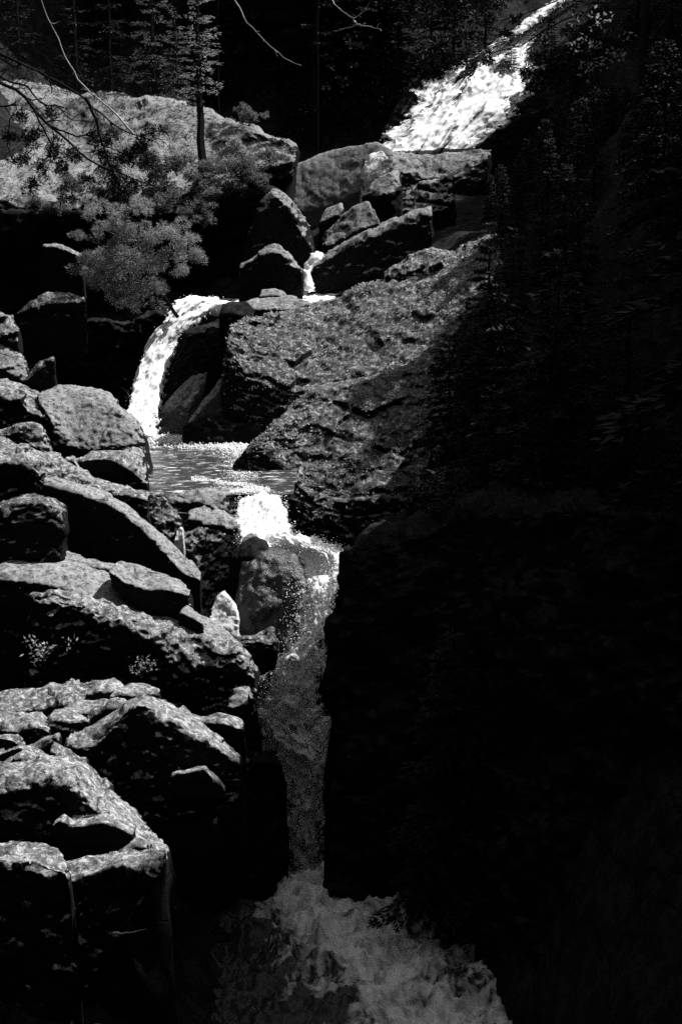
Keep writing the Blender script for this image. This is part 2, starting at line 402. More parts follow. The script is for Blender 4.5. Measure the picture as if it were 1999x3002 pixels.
def spray_from(P, N, n, spread, up=0.0, edge=False):
    nv, nu = P.shape[:2]
    i = RNG.integers(0, nv, n); j = RNG.integers(0, nu, n)
    if edge: j = np.where(RNG.random(n) < 0.5, np.minimum(RNG.integers(0, max(2, nu//7), n), nu-1), nu - 1 - RNG.integers(0, max(2, nu//7), n))
    p = P[i, j] + N[i, j]*np.abs(RNG.normal(0, spread, n))[:, None] + RNG.normal(0, spread*0.5, (n, 3))
    p[:, 2] += up*np.abs(RNG.normal(0, 1, n)); return p

# ------------------------------------------------------------------ ground: one sheet, gorge with wooded sides; unseen hills raised to block the sky
G = []
def g(px, py, D, dz=-0.7):
    p = at(px, py, D); G.append((p[0], p[1], p[2] + dz))
for a in [(100, 2600, 13.5), (300, 2600, 13.6), (100, 2200, 17.5, -1.8), (400, 2150, 17, -1.8), (650, 2200, 18, -1.8), (200, 1760, 21, -2.0), (600, 1950, 20.5, -2.0), (50, 1650, 22, -1.6),
          (100, 1420, 25), (350, 1420, 26), (500, 1650, 24), (50, 1200, 28), (300, 1250, 28.5), (640, 1600, 25),
          (0, 950, 31, -1.5), (80, 900, 32, -3), (180, 750, 35, -3), (780, 820, 37.5),
          (850, 1250, 31), (1000, 1600, 28), (1000, 1050, 32.5), (1200, 1500, 28.5), (1200, 1150, 31), (1250, 850, 33.5), (1100, 760, 38.5),
          (1000, 600, 44), (1100, 520, 47), (1300, 500, 48)]: g(*a)
for a in [(400, 480, 46), (100, 420, 47), (700, 520, 45.5), (830, 520, 46), (-300, 420, 46)]: g(*a, -0.9)
G += [(-9, 33, -6.5), (-7.5, 38, -6), (-5.5, 41, -5), (-10, 41, -5.5), (-4.6, 36.5, -4.5)]
for a in [(640, 800, 39)]: g(*a, -1.0)
G += [(0.3, 18, -10.8), (1.2, 15, -10.8), (-0.6, 20.5, -10.8), (-0.3, 22.2, -9.3), (-0.3, 24.2, -6.9), (-3, 28, -6.5), (-3, 31, -6.5), (-1.5, 26.2, -6.4),
      (-3.9, 33, -4.8), (-3.6, 35, -3.3), (-0.8, 38, -3.3), (-0.9, 41, -2.2), (3, 53, 0.9), (5.5, 56, 3.2), (7, 55.5, 3.4), (9, 61, 7.0), (13, 67, 13), (20, 78, 24)]
G += [(0, 0, -1.8), (-1, 1.5, -2.1), (1, 3, -3.0), (0, 6, -5.6), (-2.5, 9, -7.6), (2.5, 9, -7.6), (0.5, 11.5, -10.4), (-1.5, 14, -9.4),
      (-5, 6, -5.5), (-6, 12, -6), (6, 4, -3)]
G += [(3.0, 19, -7.5), (4.0, 17, -3.5), (4.5, 21, -2), (4.2, 26, -0.6), (4.6, 31, -0.2), (6, 37, 0.6), (8, 44, 1.0), (11, 50, 2.6), (5.5, 12, -2.5),
      (8, 20, 5.5), (9, 30, 6.0), (13, 40, 7), (17, 50, 12), (14, 18, 12), (18, 30, 16), (26, 45, 26), (30, 20, 26), (12, 4, 4), (25, 0, 20)]
G += [(-13, 48, 4), (-14, 38, 3), (-11, 29, -3.5), (-10, 22, -4.5), (-9, 14, -5.5), (-13, 30, 7), (-12, 15, 6), (-16, 15, 16), (-17, 30, 18), (-18, 44, 14), (-30, 40, 30), (-28, 15, 30), (-16, 2, 18), (-45, 30, 34),
      (-16, 54, 9), (-12, 60, 16), (-8, 62, 16), (-4, 62, 15), (0, 62, 13), (3, 64, 12), (-6, 57, 4), (-1, 56, 2.5), (-11, 56, 6),
      (-10, 70, 27), (0, 72, 27), (8, 74, 24), (20, 90, 36), (-30, 70, 36), (0, 95, 42), (-40, 100, 48), (40, 100, 48), (50, 50, 40), (60, 0, 40), (-60, 0, 44), (-60, 70, 48),
      (0, -6, 3), (-8, -6, 8), (8, -7, 8), (0, -12, 16), (-12, -12, 22), (12, -12, 20), (0, -22, 32), (25, -25, 28), (-25, -25, 28), (0, -50, 38), (50, -50, 42), (-50, -50, 42), (0, 140, 50), (80, 140, 50), (-80, 140, 50)]  # unseen left and rear slopes raised steeply to cut off sky light
Ga = np.array(G)
def rbf_fit():
    d = np.linalg.norm(Ga[:, None, :2] - Ga[None, :, :2], axis=2)
    A = np.zeros((len(Ga) + 3,)*2); n = len(Ga)
    A[:n, :n] = -d + 0*np.eye(n); A[:n, n] = 1; A[:n, n+1:] = Ga[:, :2]; A[n, :n] = 1; A[n+1:, :n] = Ga[:, :2].T
    return np.linalg.lstsq(A, np.concatenate([Ga[:, 2], np.zeros(3)]), rcond=None)[0]
RW = rbf_fit()
def ground_z(x, y):
    x = np.atleast_1d(np.asarray(x, float)); y = np.atleast_1d(np.asarray(y, float)); n = len(Ga); z = np.zeros(x.size)
    for k in range(n): z += RW[k]*-np.hypot(x - Ga[k, 0], y - Ga[k, 1])
    return z + RW[n] + RW[n+1]*x + RW[n+2]*y
def axis(lo, hi, a, b, fine, coarse):
    return np.unique(np.concatenate([np.arange(lo, a, coarse), np.arange(a, b, fine), np.arange(b, hi + coarse, coarse)]).round(4))
gx, gy = axis(-90, 90, -14, 16, 0.22, 2.5), axis(-70, 150, 2, 72, 0.22, 2.5)
GX, GY = np.meshgrid(gx, gy); gz = ground_z(GX.ravel(), GY.ravel())
gp = np.stack([GX.ravel(), GY.ravel(), gz], 1)
STREAM = np.array([(1.5, 12), (0.3, 18), (-0.6, 20.5), (-0.3, 22.5), (-0.3, 24.2), (-1.5, 26), (-3, 28), (-3.2, 31), (-4.0, 33), (-3.6, 35), (-2, 36.5), (-0.8, 38), (-0.9, 41)])
sd = np.full(len(gp), 1e9)
for a_, b_ in zip(STREAM[:-1], STREAM[1:]):
    ab = b_ - a_; tt = np.clip(((gp[:, :2] - a_) @ ab)/(ab @ ab), 0, 1)
    sd = np.minimum(sd, np.linalg.norm(gp[:, :2] - a_ - tt[:, None]*ab, axis=1))
gp[:, 2] += 0.25*fbm(gp/1.6, 4, 77) - 0.05 - 1.0*np.exp(-(sd/1.6)**2) - 1.6*np.exp(-(sd/1.3)**4)*np.clip((gp[:, 1] - 18)/2, 0, 1)*np.clip((25.5 - gp[:, 1])/1.5, 0, 1) - 0.5*np.exp(-(sd/6)**2)
gi = np.arange(gp.shape[0]).reshape(GX.shape)
go = link_mesh('ground', gp, np.stack([gi[:-1, :-1], gi[:-1, 1:], gi[1:, 1:], gi[1:, :-1]], -1).reshape(-1, 4), 'earth', None, True)
tag(go, 'dark wooded gorge floor and slopes', None, None, 'structure')

NARROW = 0.35
# ------------------------------------------------------------------ rocks of the near left bank
rock('boulder', 'large wedge shaped boulder with a bright ridge running down to the gorge edge', 14.6,
     [[(-60, 2640), (150, 2640), (300, 2570), (478, 2545)], [(-60, 2390), (30, 2345), (100, 2340), (175, 2352), (215, 2345), (260, 2385), (330, 2425), (400, 2478), (478, 2526)],
      [(-60, 2278), (50, 2276), (100, 2262), (168, 2260), (235, 2308), (300, 2368), (350, 2408), (400, 2455), (440, 2488), (480, 2520)]],
     [84, 30], thick=1.6, facet=0.03, fsize=0.8, amp=0.05, fine=0.022, cat='boulder', key='wedge')
rock('rock_ledge', 'thin bright ledge halfway down the wedge boulder', 14.25,
     [[(150, 2560), (260, 2560), (380, 2530)], [(150, 2428), (180, 2412), (205, 2432), (260, 2427), (300, 2418), (340, 2432), (385, 2452)],
      [(155, 2420), (180, 2401), (205, 2421), (260, 2416), (300, 2407), (340, 2419), (385, 2445)]], [86, 20], thick=0.5, facet=0.015, fsize=0.5, amp=0.015, fine=0.01)
rock('rock', 'small triangular lichen covered rock tucked under the ridge of the wedge boulder', 14.1,
     [[(312, 2545), (370, 2545), (430, 2530)], [(314, 2530), (350, 2522), (400, 2505), (428, 2490)], [(330, 2515), (365, 2485), (390, 2476), (426, 2480)]], [85, 40], thick=0.4, facet=0.015, fsize=0.5, amp=0.02, fine=0.012)
rock('rock_slab', 'bright rounded slab over the black drop, beside the wedge boulder', 13.2,
     [[(-60, 3250), (100, 3250), (230, 3200)], [(-60, 2578), (40, 2572), (100, 2582), (150, 2596), (196, 2582)], [(-60, 2516), (20, 2510), (50, 2518), (80, 2512), (115, 2510), (150, 2532), (180, 2558), (196, 2574)]],
     [86, 22], thick=0.9, facet=0.03, fsize=0.8, amp=0.04, fine=0.02)
rock('rock_slab', 'narrow rising slab meeting the point of the wedge boulder, lichen on its edge', 13.4,
     [[(60, 3100), (130, 3100), (215, 2960)], [(105, 2612), (190, 2606), (260, 2600), (300, 2586), (345, 2562), (385, 2572), (430, 2580), (485, 2550)],
      [(105, 2603), (200, 2572), (280, 2548), (350, 2534), (420, 2526), (482, 2519)]], [86, 24], bulge=0.0, thick=0.8, facet=0.03, fsize=0.8, amp=0.035, fine=0.02)
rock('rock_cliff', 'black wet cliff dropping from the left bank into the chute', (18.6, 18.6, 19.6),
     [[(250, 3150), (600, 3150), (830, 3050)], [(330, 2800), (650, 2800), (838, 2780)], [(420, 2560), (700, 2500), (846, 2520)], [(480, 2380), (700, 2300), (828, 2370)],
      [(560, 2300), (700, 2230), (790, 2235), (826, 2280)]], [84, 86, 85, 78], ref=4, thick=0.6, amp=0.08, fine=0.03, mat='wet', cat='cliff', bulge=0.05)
rock('boulder', 'peaked boulder with lichen along both slopes of its crest', 16.6,
     [[(190, 2380), (400, 2420), (620, 2420), (700, 2330)], [(192, 2215), (262, 2220), (305, 2210), (340, 2140), (385, 2096), (420, 2092), (452, 2135), (500, 2146), (555, 2178), (620, 2214), (700, 2246)],
      [(195, 2164), (260, 2140), (320, 2110), (360, 2080), (400, 2062), (420, 2064), (470, 2082), (520, 2115), (570, 2150), (630, 2185), (700, 2234)]],
     [84, 36], thick=1.3, amp=0.04, fine=0.02, cat='boulder')
rock('rock', 'dark block with a dim top corner low on the peaked boulder', 16.35,
     [[(500, 2330), (600, 2330), (665, 2340)], [(502, 2280), (560, 2270), (604, 2262), (660, 2325)], [(505, 2271), (560, 2262), (598, 2253), (655, 2312)]], [86, 30], thick=0.3, facet=0.015, fsize=0.5, amp=0.02, fine=0.015, drop=0.15, bulge=0.05)
rock('rock_slab', 'thin flat slab jutting over the chute', 18.0,
     [[(540, 2170), (640, 2200), (712, 2190)], [(540, 2104), (600, 2127), (650, 2131), (700, 2148), (714, 2142)], [(541, 2096), (592, 2114), (640, 2104), (690, 2111), (713, 2128)]], [88, 12], thick=0.7, facet=0.015, fsize=0.5, amp=0.02, fine=0.015)
rock('rock_ledge', 'broad layered ledge of lichen crusted rock above the small boulders', 18.4,
     [[(-60, 2170), (120, 2160), (330, 2140)], [(-60, 2110), (60, 2108), (120, 2102), (200, 2097), (260, 2092), (335, 2086)], [(-60, 2064), (30, 2050), (110, 2045), (190, 2024), (260, 2021), (330, 2034)]],
     [86, 14], thick=1.2, amp=0.06, fine=0.03, strata=0.03)
rock('rock', 'rounded knob of rock capping the layered ledge', 18.3,
     [[(256, 2062), (310, 2064), (362, 2050)], [(257, 2040), (300, 2046), (360, 2034)], [(259, 2030), (288, 2008), (320, 2001), (350, 2009), (362, 2022)]], [85, 25], thick=0.5, facet=0.015, fsize=0.5, amp=0.02, fine=0.015)
rock('rock_slab', 'flat slab with a square end lying on the layered ledge', 18.1,
     [[(322, 2085), (400, 2095), (474, 2090)], [(316, 2049), (360, 2049), (410, 2051), (466, 2042)], [(330, 2030), (370, 2013), (410, 2019), (462, 2033)]], [88, 12], thick=0.8, facet=0.015, fsize=0.5, amp=0.02, fine=0.015)
rock('rock_ledge', 'lower shelf of the layered ledge behind the peaked boulder', 17.7,
     [[(190, 2140), (270, 2150), (350, 2110)], [(195, 2104), (255, 2106), (300, 2094), (348, 2084)], [(200, 2074), (260, 2066), (310, 2066), (352, 2076)]], [88, 12], thick=0.6, amp=0.03, fine=0.02, strata=0.02)
rock('rock', 'pale mound of rock under the shelf of the layered ledge', 17.4,
     [[(108, 2160), (180, 2165), (258, 2140)], [(110, 2124), (160, 2130), (205, 2133), (258, 2118)], [(128, 2108), (150, 2088), (190, 2086), (230, 2106), (258, 2113)]], [85, 18], thick=0.6, amp=0.03, fine=0.02)
rock('rock_ledge', 'grey weathered ledge with a broken curled edge', 17.2,
     [[(-60, 2210), (60, 2205), (150, 2180)], [(-60, 2164), (60, 2163), (105, 2140), (142, 2152)], [(-60, 2110), (50, 2112), (110, 2120), (142, 2140)]], [86, 16], thick=0.8, amp=0.05, fine=0.025, strata=0.02)
rock('boulder', 'small boulder with a pale rolled top edge under the weathered ledge', 16.4,
     [[(-60, 2235), (20, 2235), (78, 2220)], [(-60, 2172), (30, 2174), (58, 2192), (78, 2200)], [(-60, 2160), (40, 2162), (64, 2175), (77, 2192)]], [86, 20], thick=0.5, amp=0.02, fine=0.015, cat='boulder')
rock('boulder', 'small dome boulder rimmed with pale lichen next to the wedge boulder', 15.6,
     [[(-60, 2310), (40, 2310), (108, 2290)], [(-60, 2290), (10, 2262), (60, 2256), (90, 2264), (107, 2276)], [(-60, 2262), (0, 2244), (25, 2226), (50, 2214), (70, 2213), (90, 2232), (106, 2262)]], [85, 52], thick=0.7, amp=0.02, fine=0.015, cat='boulder')
rock('boulder', 'arched boulder behind the small lichen rimmed dome', 16.0,
     [[(-60, 2270), (60, 2260), (160, 2250)], [(-60, 2240), (30, 2206), (60, 2204), (100, 2226), (155, 2250)], [(-60, 2228), (20, 2205), (45, 2192), (75, 2194), (110, 2214), (152, 2234)]], [85, 40], thick=0.5, amp=0.02, fine=0.015, cat='boulder')
rock('rock', 'tilted rock with a pale upper edge between ledge and arched boulder', 16.8,
     [[(78, 2240), (120, 2230), (168, 2215)], [(78, 2208), (130, 2204), (168, 2182)], [(78, 2198), (130, 2174), (167, 2163)]], [85, 35], thick=0.4, amp=0.02, fine=0.015)
rock('rock', 'low crusted rock curving round the foot of the peaked boulder', 15.9,
     [[(150, 2275), (210, 2280), (258, 2270)], [(152, 2212), (190, 2238), (220, 2244), (256, 2240)], [(156, 2186), (182, 2212), (212, 2228), (256, 2231)]], [85, 30], thick=0.4, amp=0.02, fine=0.015)
NARROW = 0.15
# ------------------------------------------------------------------ slabs further up the left bank
rock('rock_slab', 'long smooth grey slab sloping down towards the chute', (21.6, 21.2),
     [[(-60, 1900), (300, 1990), (700, 2000)], [(-60, 1708), (90, 1713), (165, 1734), (230, 1760), (330, 1792), (430, 1832), (520, 1854), (600, 1882), (700, 1915)],
      [(-60, 1664), (80, 1659), (190, 1650), (270, 1656), (400, 1745), (480, 1780), (560, 1806), (640, 1846), (700, 1890)]],
     [87, 17], thick=1.0, amp=0.035, fine=0.015, facet=0.025, mat='granite')
rock('rock_slab', 'ragged lichen crusted slab edge overhanging a black hollow', (20.9, 20.4),
     [[(90, 2080), (400, 2100), (560, 2090), (745, 2090)], [(92, 1768), (140, 1782), (230, 1798), (300, 1836), (400, 1862), (460, 1902), (515, 1950), (565, 1976), (618, 1950), (690, 1946), (748, 1998)],
      [(96, 1751), (165, 1736), (240, 1761), (330, 1791), (430, 1830), (520, 1851), (600, 1880), (700, 1905), (748, 1962)]],
     [92, 38], thick=0.9, amp=0.07, fine=0.04, mat='lichen')
rock('rock_slab', 'thin upper slab wedged onto the long grey slab', 22.3,
     [[(40, 1660), (190, 1680), (335, 1690)], [(44, 1612), (95, 1633), (150, 1650), (200, 1659), (270, 1664), (335, 1674)], [(46, 1606), (62, 1599), (130, 1607), (190, 1624), (270, 1652), (335, 1664)]], [88, 14], thick=0.6, amp=0.02, fine=0.015, facet=0.025, mat='granite')
rock('boulder', 'flat topped block resting on the long grey slab', 21.4,
     [[(325, 1690), (400, 1752), (450, 1776), (548, 1806)], [(321, 1680), (370, 1716), (430, 1739), (480, 1736), (555, 1748)], [(322, 1672), (345, 1650), (400, 1665), (480, 1690), (512, 1706), (556, 1733)]],
     [90, 17], thick=0.7, amp=0.02, fine=0.012, facet=0.025, mat='granite', cat='boulder', drop=0.2)
rock('rock', 'small pale wedge of stone propped beside the flat topped block', 21.0,
     [[(524, 1806), (560, 1822), (592, 1834)], [(526, 1798), (560, 1815), (592, 1830)], [(534, 1786), (546, 1777), (575, 1806), (592, 1828)]], [88, 30], thick=0.4, facet=0.015, fsize=0.5, amp=0.01, fine=0.008, mat='granite', drop=0.3)
rock('rock', 'low lichen spotted rock behind the thin upper slab', 22.6,
     [[(-60, 1660), (0, 1650), (38, 1640)], [(-60, 1632), (0, 1626), (38, 1630)], [(-60, 1598), (0, 1604), (36, 1624)]], [86, 25], thick=0.5, amp=0.02, fine=0.015)
rock('rock_slab', 'long dark faced slab with a narrow straight bright edge', (23.6, 23.2),
     [[(125, 1660), (300, 1690), (450, 1740), (585, 1720)], [(128, 1428), (200, 1447), (300, 1480), (352, 1504), (420, 1566), (480, 1628), (535, 1690), (586, 1702)],
      [(132, 1400), (230, 1430), (310, 1453), (360, 1481), (430, 1538), (500, 1600), (545, 1640), (586, 1688)]], [92, 20], thick=0.7, amp=0.018, fine=0.012, facet=0.025, mat='granite')
rock('rock_slab', 'broad mottled slab below the rounded boulders, moss at its lower edge', 25.2,
     [[(-60, 1520), (150, 1530), (430, 1520)], [(-60, 1372), (80, 1374), (130, 1416), (200, 1446), (260, 1444), (340, 1452), (432, 1470)], [(-60, 1272), (60, 1303), (150, 1333), (200, 1362), (260, 1405), (330, 1425), (432, 1450)]],
     [86, 22], thick=1.0, amp=0.05, fine=0.03)
rock('boulder', 'rounded dark boulder with a pale mossy crown under the long dark slab', 22.4,
     [[(-60, 1660), (80, 1660), (182, 1640)], [(-60, 1512), (40, 1492), (100, 1478), (140, 1492), (182, 1535)], [(-60, 1494), (0, 1478), (50, 1460), (100, 1452), (140, 1460), (166, 1485), (182, 1522)]], [80, 35], thick=1.0, amp=0.03, fine=0.02, mat='speckled', cat='boulder')
rock('boulder', 'sloping lichen covered boulder at the top of the left bank', 28.4,
     [[(-60, 1340), (90, 1340), (170, 1345)], [(-60, 1168), (30, 1178), (62, 1186), (84, 1218), (122, 1232), (150, 1246), (170, 1275)], [(-60, 1085), (0, 1112), (50, 1135), (100, 1158), (140, 1176), (182, 1196)]], [86, 28], thick=1.4, amp=0.06, fine=0.035, cat='boulder')
rock('rock', 'triangular speckled rock leaning below the sloping lichen boulder', 26.8,
     [[(-40, 1300), (80, 1330), (154, 1342)], [(-40, 1277), (50, 1277), (82, 1312), (154, 1334)], [(-40, 1268), (40, 1251), (95, 1242), (116, 1256), (136, 1290), (154, 1326)]], [86, 42], thick=0.5, amp=0.03, fine=0.025)
rock('boulder', 'big rounded boulder with a smooth grey end beside the falls', 28.2,
     [[(165, 1350), (260, 1352), (340, 1345), (438, 1470)], [(165, 1262), (188, 1285), (225, 1322), (300, 1330), (360, 1322), (410, 1340), (438, 1410)],
      [(112, 1166), (160, 1144), (200, 1149), (250, 1148), (300, 1165), (340, 1200), (390, 1250), (420, 1300), (437, 1362)]], [80, 42], thick=1.6, amp=0.05, fine=0.025, cat='boulder', rounding=0.8, facet=0.025, mat='granite')
rock('boulder', 'angular block with a black undercut face at the pool edge', 26.4,
     [[(228, 1395), (300, 1425), (388, 1452), (430, 1465)], [(222, 1358), (290, 1351), (322, 1357), (362, 1378), (388, 1400), (430, 1425)], [(222, 1350), (260, 1328), (330, 1320), (400, 1320), (414, 1336), (430, 1366)]], [97, 30], thick=0.9, amp=0.025, fine=0.02, cat='boulder', mat='lichen')
rock('rock', 'little round rock at the corner of the undercut block', 26.3,
     [[(188, 1380), (212, 1390), (232, 1392)], [(190, 1350), (212, 1352), (232, 1372)], [(192, 1343), (212, 1337), (230, 1356)]], [85, 30], thick=0.3, facet=0.015, fsize=0.5, amp=0.01, fine=0.01)
rock('boulder', 'pale lichen boulder high on the left bank, upper of two', 30.5,
     [[(-60, 1030), (0, 1030), (52, 1022)], [(-60, 1006), (0, 1005), (50, 1004)], [(-60, 910), (0, 918), (25, 925), (45, 960), (51, 992)]], [86, 48], thick=0.8, amp=0.04, fine=0.03, cat='boulder')
rock('boulder', 'pale smooth boulder high on the left bank, lower of two', 30.0,
     [[(-60, 1130), (20, 1130), (84, 1125)], [(-60, 1082), (20, 1100), (60, 1117), (83, 1116)], [(-60, 1010), (30, 1020), (55, 1045), (75, 1085), (83, 1110)]], [86, 38], thick=0.8, amp=0.03, fine=0.02, cat='boulder', mat='granite')
rock('rock', 'thin tilted rock beside the lower pale boulder', 29.6,
     [[(78, 1140), (120, 1140), (158, 1110)], [(80, 1114), (115, 1090), (156, 1060)], [(80, 1104), (110, 1066), (154, 1050)]], [86, 40], thick=0.4, amp=0.02, fine=0.02)
rock('rock', 'rock shelf with a thin sunlit lip in the black hollow behind the hemlock', 35.0,
     [[(120, 800), (180, 810), (240, 800)], [(126, 724), (170, 725), (200, 738), (240, 756)], [(128, 717), (170, 715), (200, 727), (240, 747)]], [92, 15], thick=0.7, facet=0.015, fsize=0.5, amp=0.015, fine=0.015)
rock('rock', 'hunched mossy rock below the hanging hemlock', 32.5,
     [[(48, 960), (140, 965), (245, 940)], [(50, 923), (100, 906), (140, 897), (180, 893), (245, 886)], [(50, 919), (90, 889), (125, 862), (160, 854), (200, 857), (245, 872)]], [88, 35], thick=0.7, amp=0.03, fine=0.02)
# ------------------------------------------------------------------ rocks between the pool and the chute
rock('rock_ledge', 'layered ledge of thin curved beds at the lip of the pool', 26.0,
     [[(500, 1590), (600, 1600), (700, 1610)], [(490, 1500), (570, 1512), (640, 1522), (700, 1545)], [(488, 1462), (560, 1450), (640, 1444), (672, 1454), (697, 1500)]], [80, 40], thick=1.0, amp=0.03, fine=0.02, strata=0.06, mat='granite', scale=0.8)
rock('rock_ledge', 'lower bed of the layered ledge beside the white fall', 25.5,
     [[(550, 1610), (620, 1612), (696, 1610)], [(552, 1530), (620, 1540), (694, 1560)], [(556, 1512), (600, 1502), (660, 1512), (694, 1532)]], [88, 25], thick=0.6, amp=0.02, fine=0.015, strata=0.03, mat='granite', scale=0.6)
rock('boulder', 'rough rooty rock face crossed by roots and moss below the layered ledge', 24.8,
     [[(530, 1760), (600, 1850), (640, 1880), (668, 1740)], [(530, 1700), (600, 1760), (640, 1740), (676, 1690)], [(536, 1575), (590, 1548), (640, 1556), (690, 1590)]], [76, 58], thick=0.9, amp=0.08, fine=0.06, mat='speckled', cat='boulder')
rock('rock', 'broken sloping rock between the rounded boulder and the layered ledge', 25.6,
     [[(428, 1560), (480, 1640), (545, 1700)], [(430, 1500), (480, 1560), (545, 1620)], [(425, 1445), (480, 1468), (540, 1500)]], [70, 48], thick=0.8, amp=0.06, fine=0.05, mat='speckled')
rock('rock', 'narrow upright splinter of rock in the crevice', 24.6,
     [[(508, 1620), (522, 1622), (536, 1610)], [(512, 1585), (522, 1590), (536, 1580)], [(518, 1560), (528, 1548), (536, 1556)]], [80, 50], thick=0.3, facet=0.015, fsize=0.5, amp=0.015, fine=0.012, mat='bright')
rock('boulder', 'bright pale rough boulder wedged in the cleft above the chute', 22.9,
     [[(608, 1900), (650, 1905), (700, 1890)], [(612, 1826), (630, 1850), (660, 1862), (696, 1852)], [(620, 1796), (634, 1756), (652, 1742), (670, 1756), (696, 1806)]], [82, 52], thick=0.4, amp=0.03, fine=0.025, mat='bright', cat='boulder', rounding=0.5, facet=0.02, fsize=0.5, bulge=0.03)
rock('boulder', 'tall dark rounded boulder standing beside the top of the chute', 23.4,
     [[(700, 1930), (760, 1940), (820, 1930), (885, 1870)], [(702, 1800), (770, 1785), (840, 1790), (892, 1770)], [(704, 1690), (770, 1660), (850, 1668), (893, 1720)], [(712, 1655), (760, 1622), (830, 1620), (868, 1638), (889, 1676)]],
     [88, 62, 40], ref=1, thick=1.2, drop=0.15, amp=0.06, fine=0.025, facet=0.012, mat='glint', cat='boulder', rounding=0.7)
rock('boulder', 'dark rounded boulder peeping over the tall dark one', 24.0,
     [[(670, 1720), (740, 1720), (790, 1690)], [(674, 1650), (740, 1640), (789, 1640)], [(680, 1632), (708, 1600), (745, 1590), (778, 1598), (789, 1620)]], [82, 45], thick=0.7, amp=0.03, fine=0.02, facet=0.012, mat='wet', cat='boulder', rounding=0.7)
rock('rock', 'small round stone against the white pool, larger of the pair', 24.5,
     [[(710, 1612), (730, 1614), (758, 1610)], [(711, 1598), (732, 1600), (757, 1598)], [(713, 1586), (728, 1573), (745, 1573), (757, 1588)]], [82, 50], thick=0.3, amp=0.012, fine=0.01, facet=0.012, mat='smooth', rounding=0.8)
rock('rock', 'small pointed stone against the white pool, smaller of the pair', 24.7,
     [[(686, 1612), (700, 1614), (716, 1610)], [(687, 1592), (700, 1595), (716, 1594)], [(690, 1575), (699, 1561), (707, 1566), (716, 1588)]], [82, 50], thick=0.3, amp=0.012, fine=0.01, facet=0.012, mat='smooth', rounding=0.8)
rock('boulder', 'squat dark boulder with a pale right end at the foot of the tall dark one', 21.9,
     [[(698, 1960), (760, 1965), (806, 1945)], [(700, 1890), (750, 1885), (790, 1895), (816, 1925)], [(700, 1876), (740, 1866), (778, 1851), (796, 1849), (806, 1872)]], [84, 40], thick=0.7, drop=0.15, amp=0.04, fine=0.025, mat='speckled', cat='boulder')
rock('rock', 'pale topped rock under the overhanging lichen slab', 20.0,
     [[(664, 2120), (700, 2130), (750, 2120)], [(668, 2078), (700, 2084), (736, 2086)], [(672, 2050), (686, 2026), (706, 2020), (728, 2036)]], [78, 45], thick=0.5, amp=0.03, fine=0.02, mat='granite')
rock('rock', 'slender rock rib glinting at the edge of the chute', 19.9,
     [[(738, 2140), (750, 2145), (764, 2140)], [(738, 2060), (746, 2080), (758, 2115)], [(728, 2030), (738, 2045), (752, 2090)]], [84, 60], thick=0.3, facet=0.015, fsize=0.5, amp=0.02, fine=0.02, mat='lichen')
NARROW = 0.0
# ------------------------------------------------------------------ right bank
rock('rock_slope', 'huge speckled rock slope with moss and leaves above the pool', (32.6, 32.0, 31.5),
     [[(660, 1160), (760, 1300), (900, 1300), (1450, 1250)], [(668, 1015), (720, 1095), (790, 1135), (900, 1155), (1000, 1135), (1110, 1108), (1250, 1085), (1450, 1040)],
      [(676, 956), (760, 938), (860, 912), (950, 882), (1040, 852), (1130, 830), (1260, 770), (1450, 700)]], [80, 34], thick=1.8, amp=0.08, fine=0.02, mat='speckled', strata=0.018, cat='boulder', key='slope_upper', facet=0.07, fsize=1.6)
rock('rock_slope', 'massive lower rock of the right bank under a diagonal crack, dark towards the pool', (28.8, 28.6, 28.6),
     [[(735, 1440), (800, 1470), (880, 1640), (1010, 1680), (1450, 1700)], [(722, 1340), (775, 1330), (840, 1385), (900, 1450), (1010, 1470), (1450, 1450)],
      [(724, 1322), (800, 1256), (860, 1196), (920, 1150), (1000, 1138), (1110, 1110), (1250, 1085), (1450, 1040)]], [76, 47], thick=1.5, amp=0.07, fine=0.02, mat='speckled', strata=0.012, cat='boulder', key='slope_lower', facet=0.07, fsize=1.6)
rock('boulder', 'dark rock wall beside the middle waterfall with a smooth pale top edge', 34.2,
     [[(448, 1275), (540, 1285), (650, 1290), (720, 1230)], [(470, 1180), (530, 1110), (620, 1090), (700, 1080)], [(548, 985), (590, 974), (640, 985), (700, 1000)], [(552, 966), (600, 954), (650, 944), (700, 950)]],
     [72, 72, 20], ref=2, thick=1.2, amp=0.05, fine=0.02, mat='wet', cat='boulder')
rock('boulder', 'smooth water worn fin of rock with a curled bright tip', 33.4,
     [[(446, 1262), (480, 1276), (545, 1276)], [(458, 1220), (505, 1200), (560, 1180)], [(478, 1192), (520, 1146), (560, 1110), (600, 1112)], [(520, 1140), (572, 1088), (590, 1080), (604, 1106)]], [74, 58, 40], ref=1, thick=0.5, amp=0.02, fine=0.008, facet=0.012, mat='smooth', cat='boulder', rounding=0.7)
rock('boulder', 'second water worn fin behind the curled one', 33.0,
     [[(540, 1295), (600, 1290), (655, 1230)], [(548, 1248), (592, 1200), (642, 1150)], [(556, 1228), (592, 1180), (640, 1120), (650, 1112)]], [76, 48], thick=0.5, amp=0.025, fine=0.015, facet=0.012, mat='smooth', cat='boulder')
rock('boulder', 'low dark twin humped boulder at the far edge of the pool', 32.0,
     [[(538, 1305), (640, 1318), (720, 1324), (800, 1310)], [(542, 1270), (600, 1240), (660, 1250), (720, 1262), (795, 1280)], [(546, 1252), (600, 1218), (650, 1224), (690, 1246), (740, 1238), (795, 1256)]], [76, 48], thick=0.8, amp=0.05, fine=0.03, mat='wet', cat='boulder')
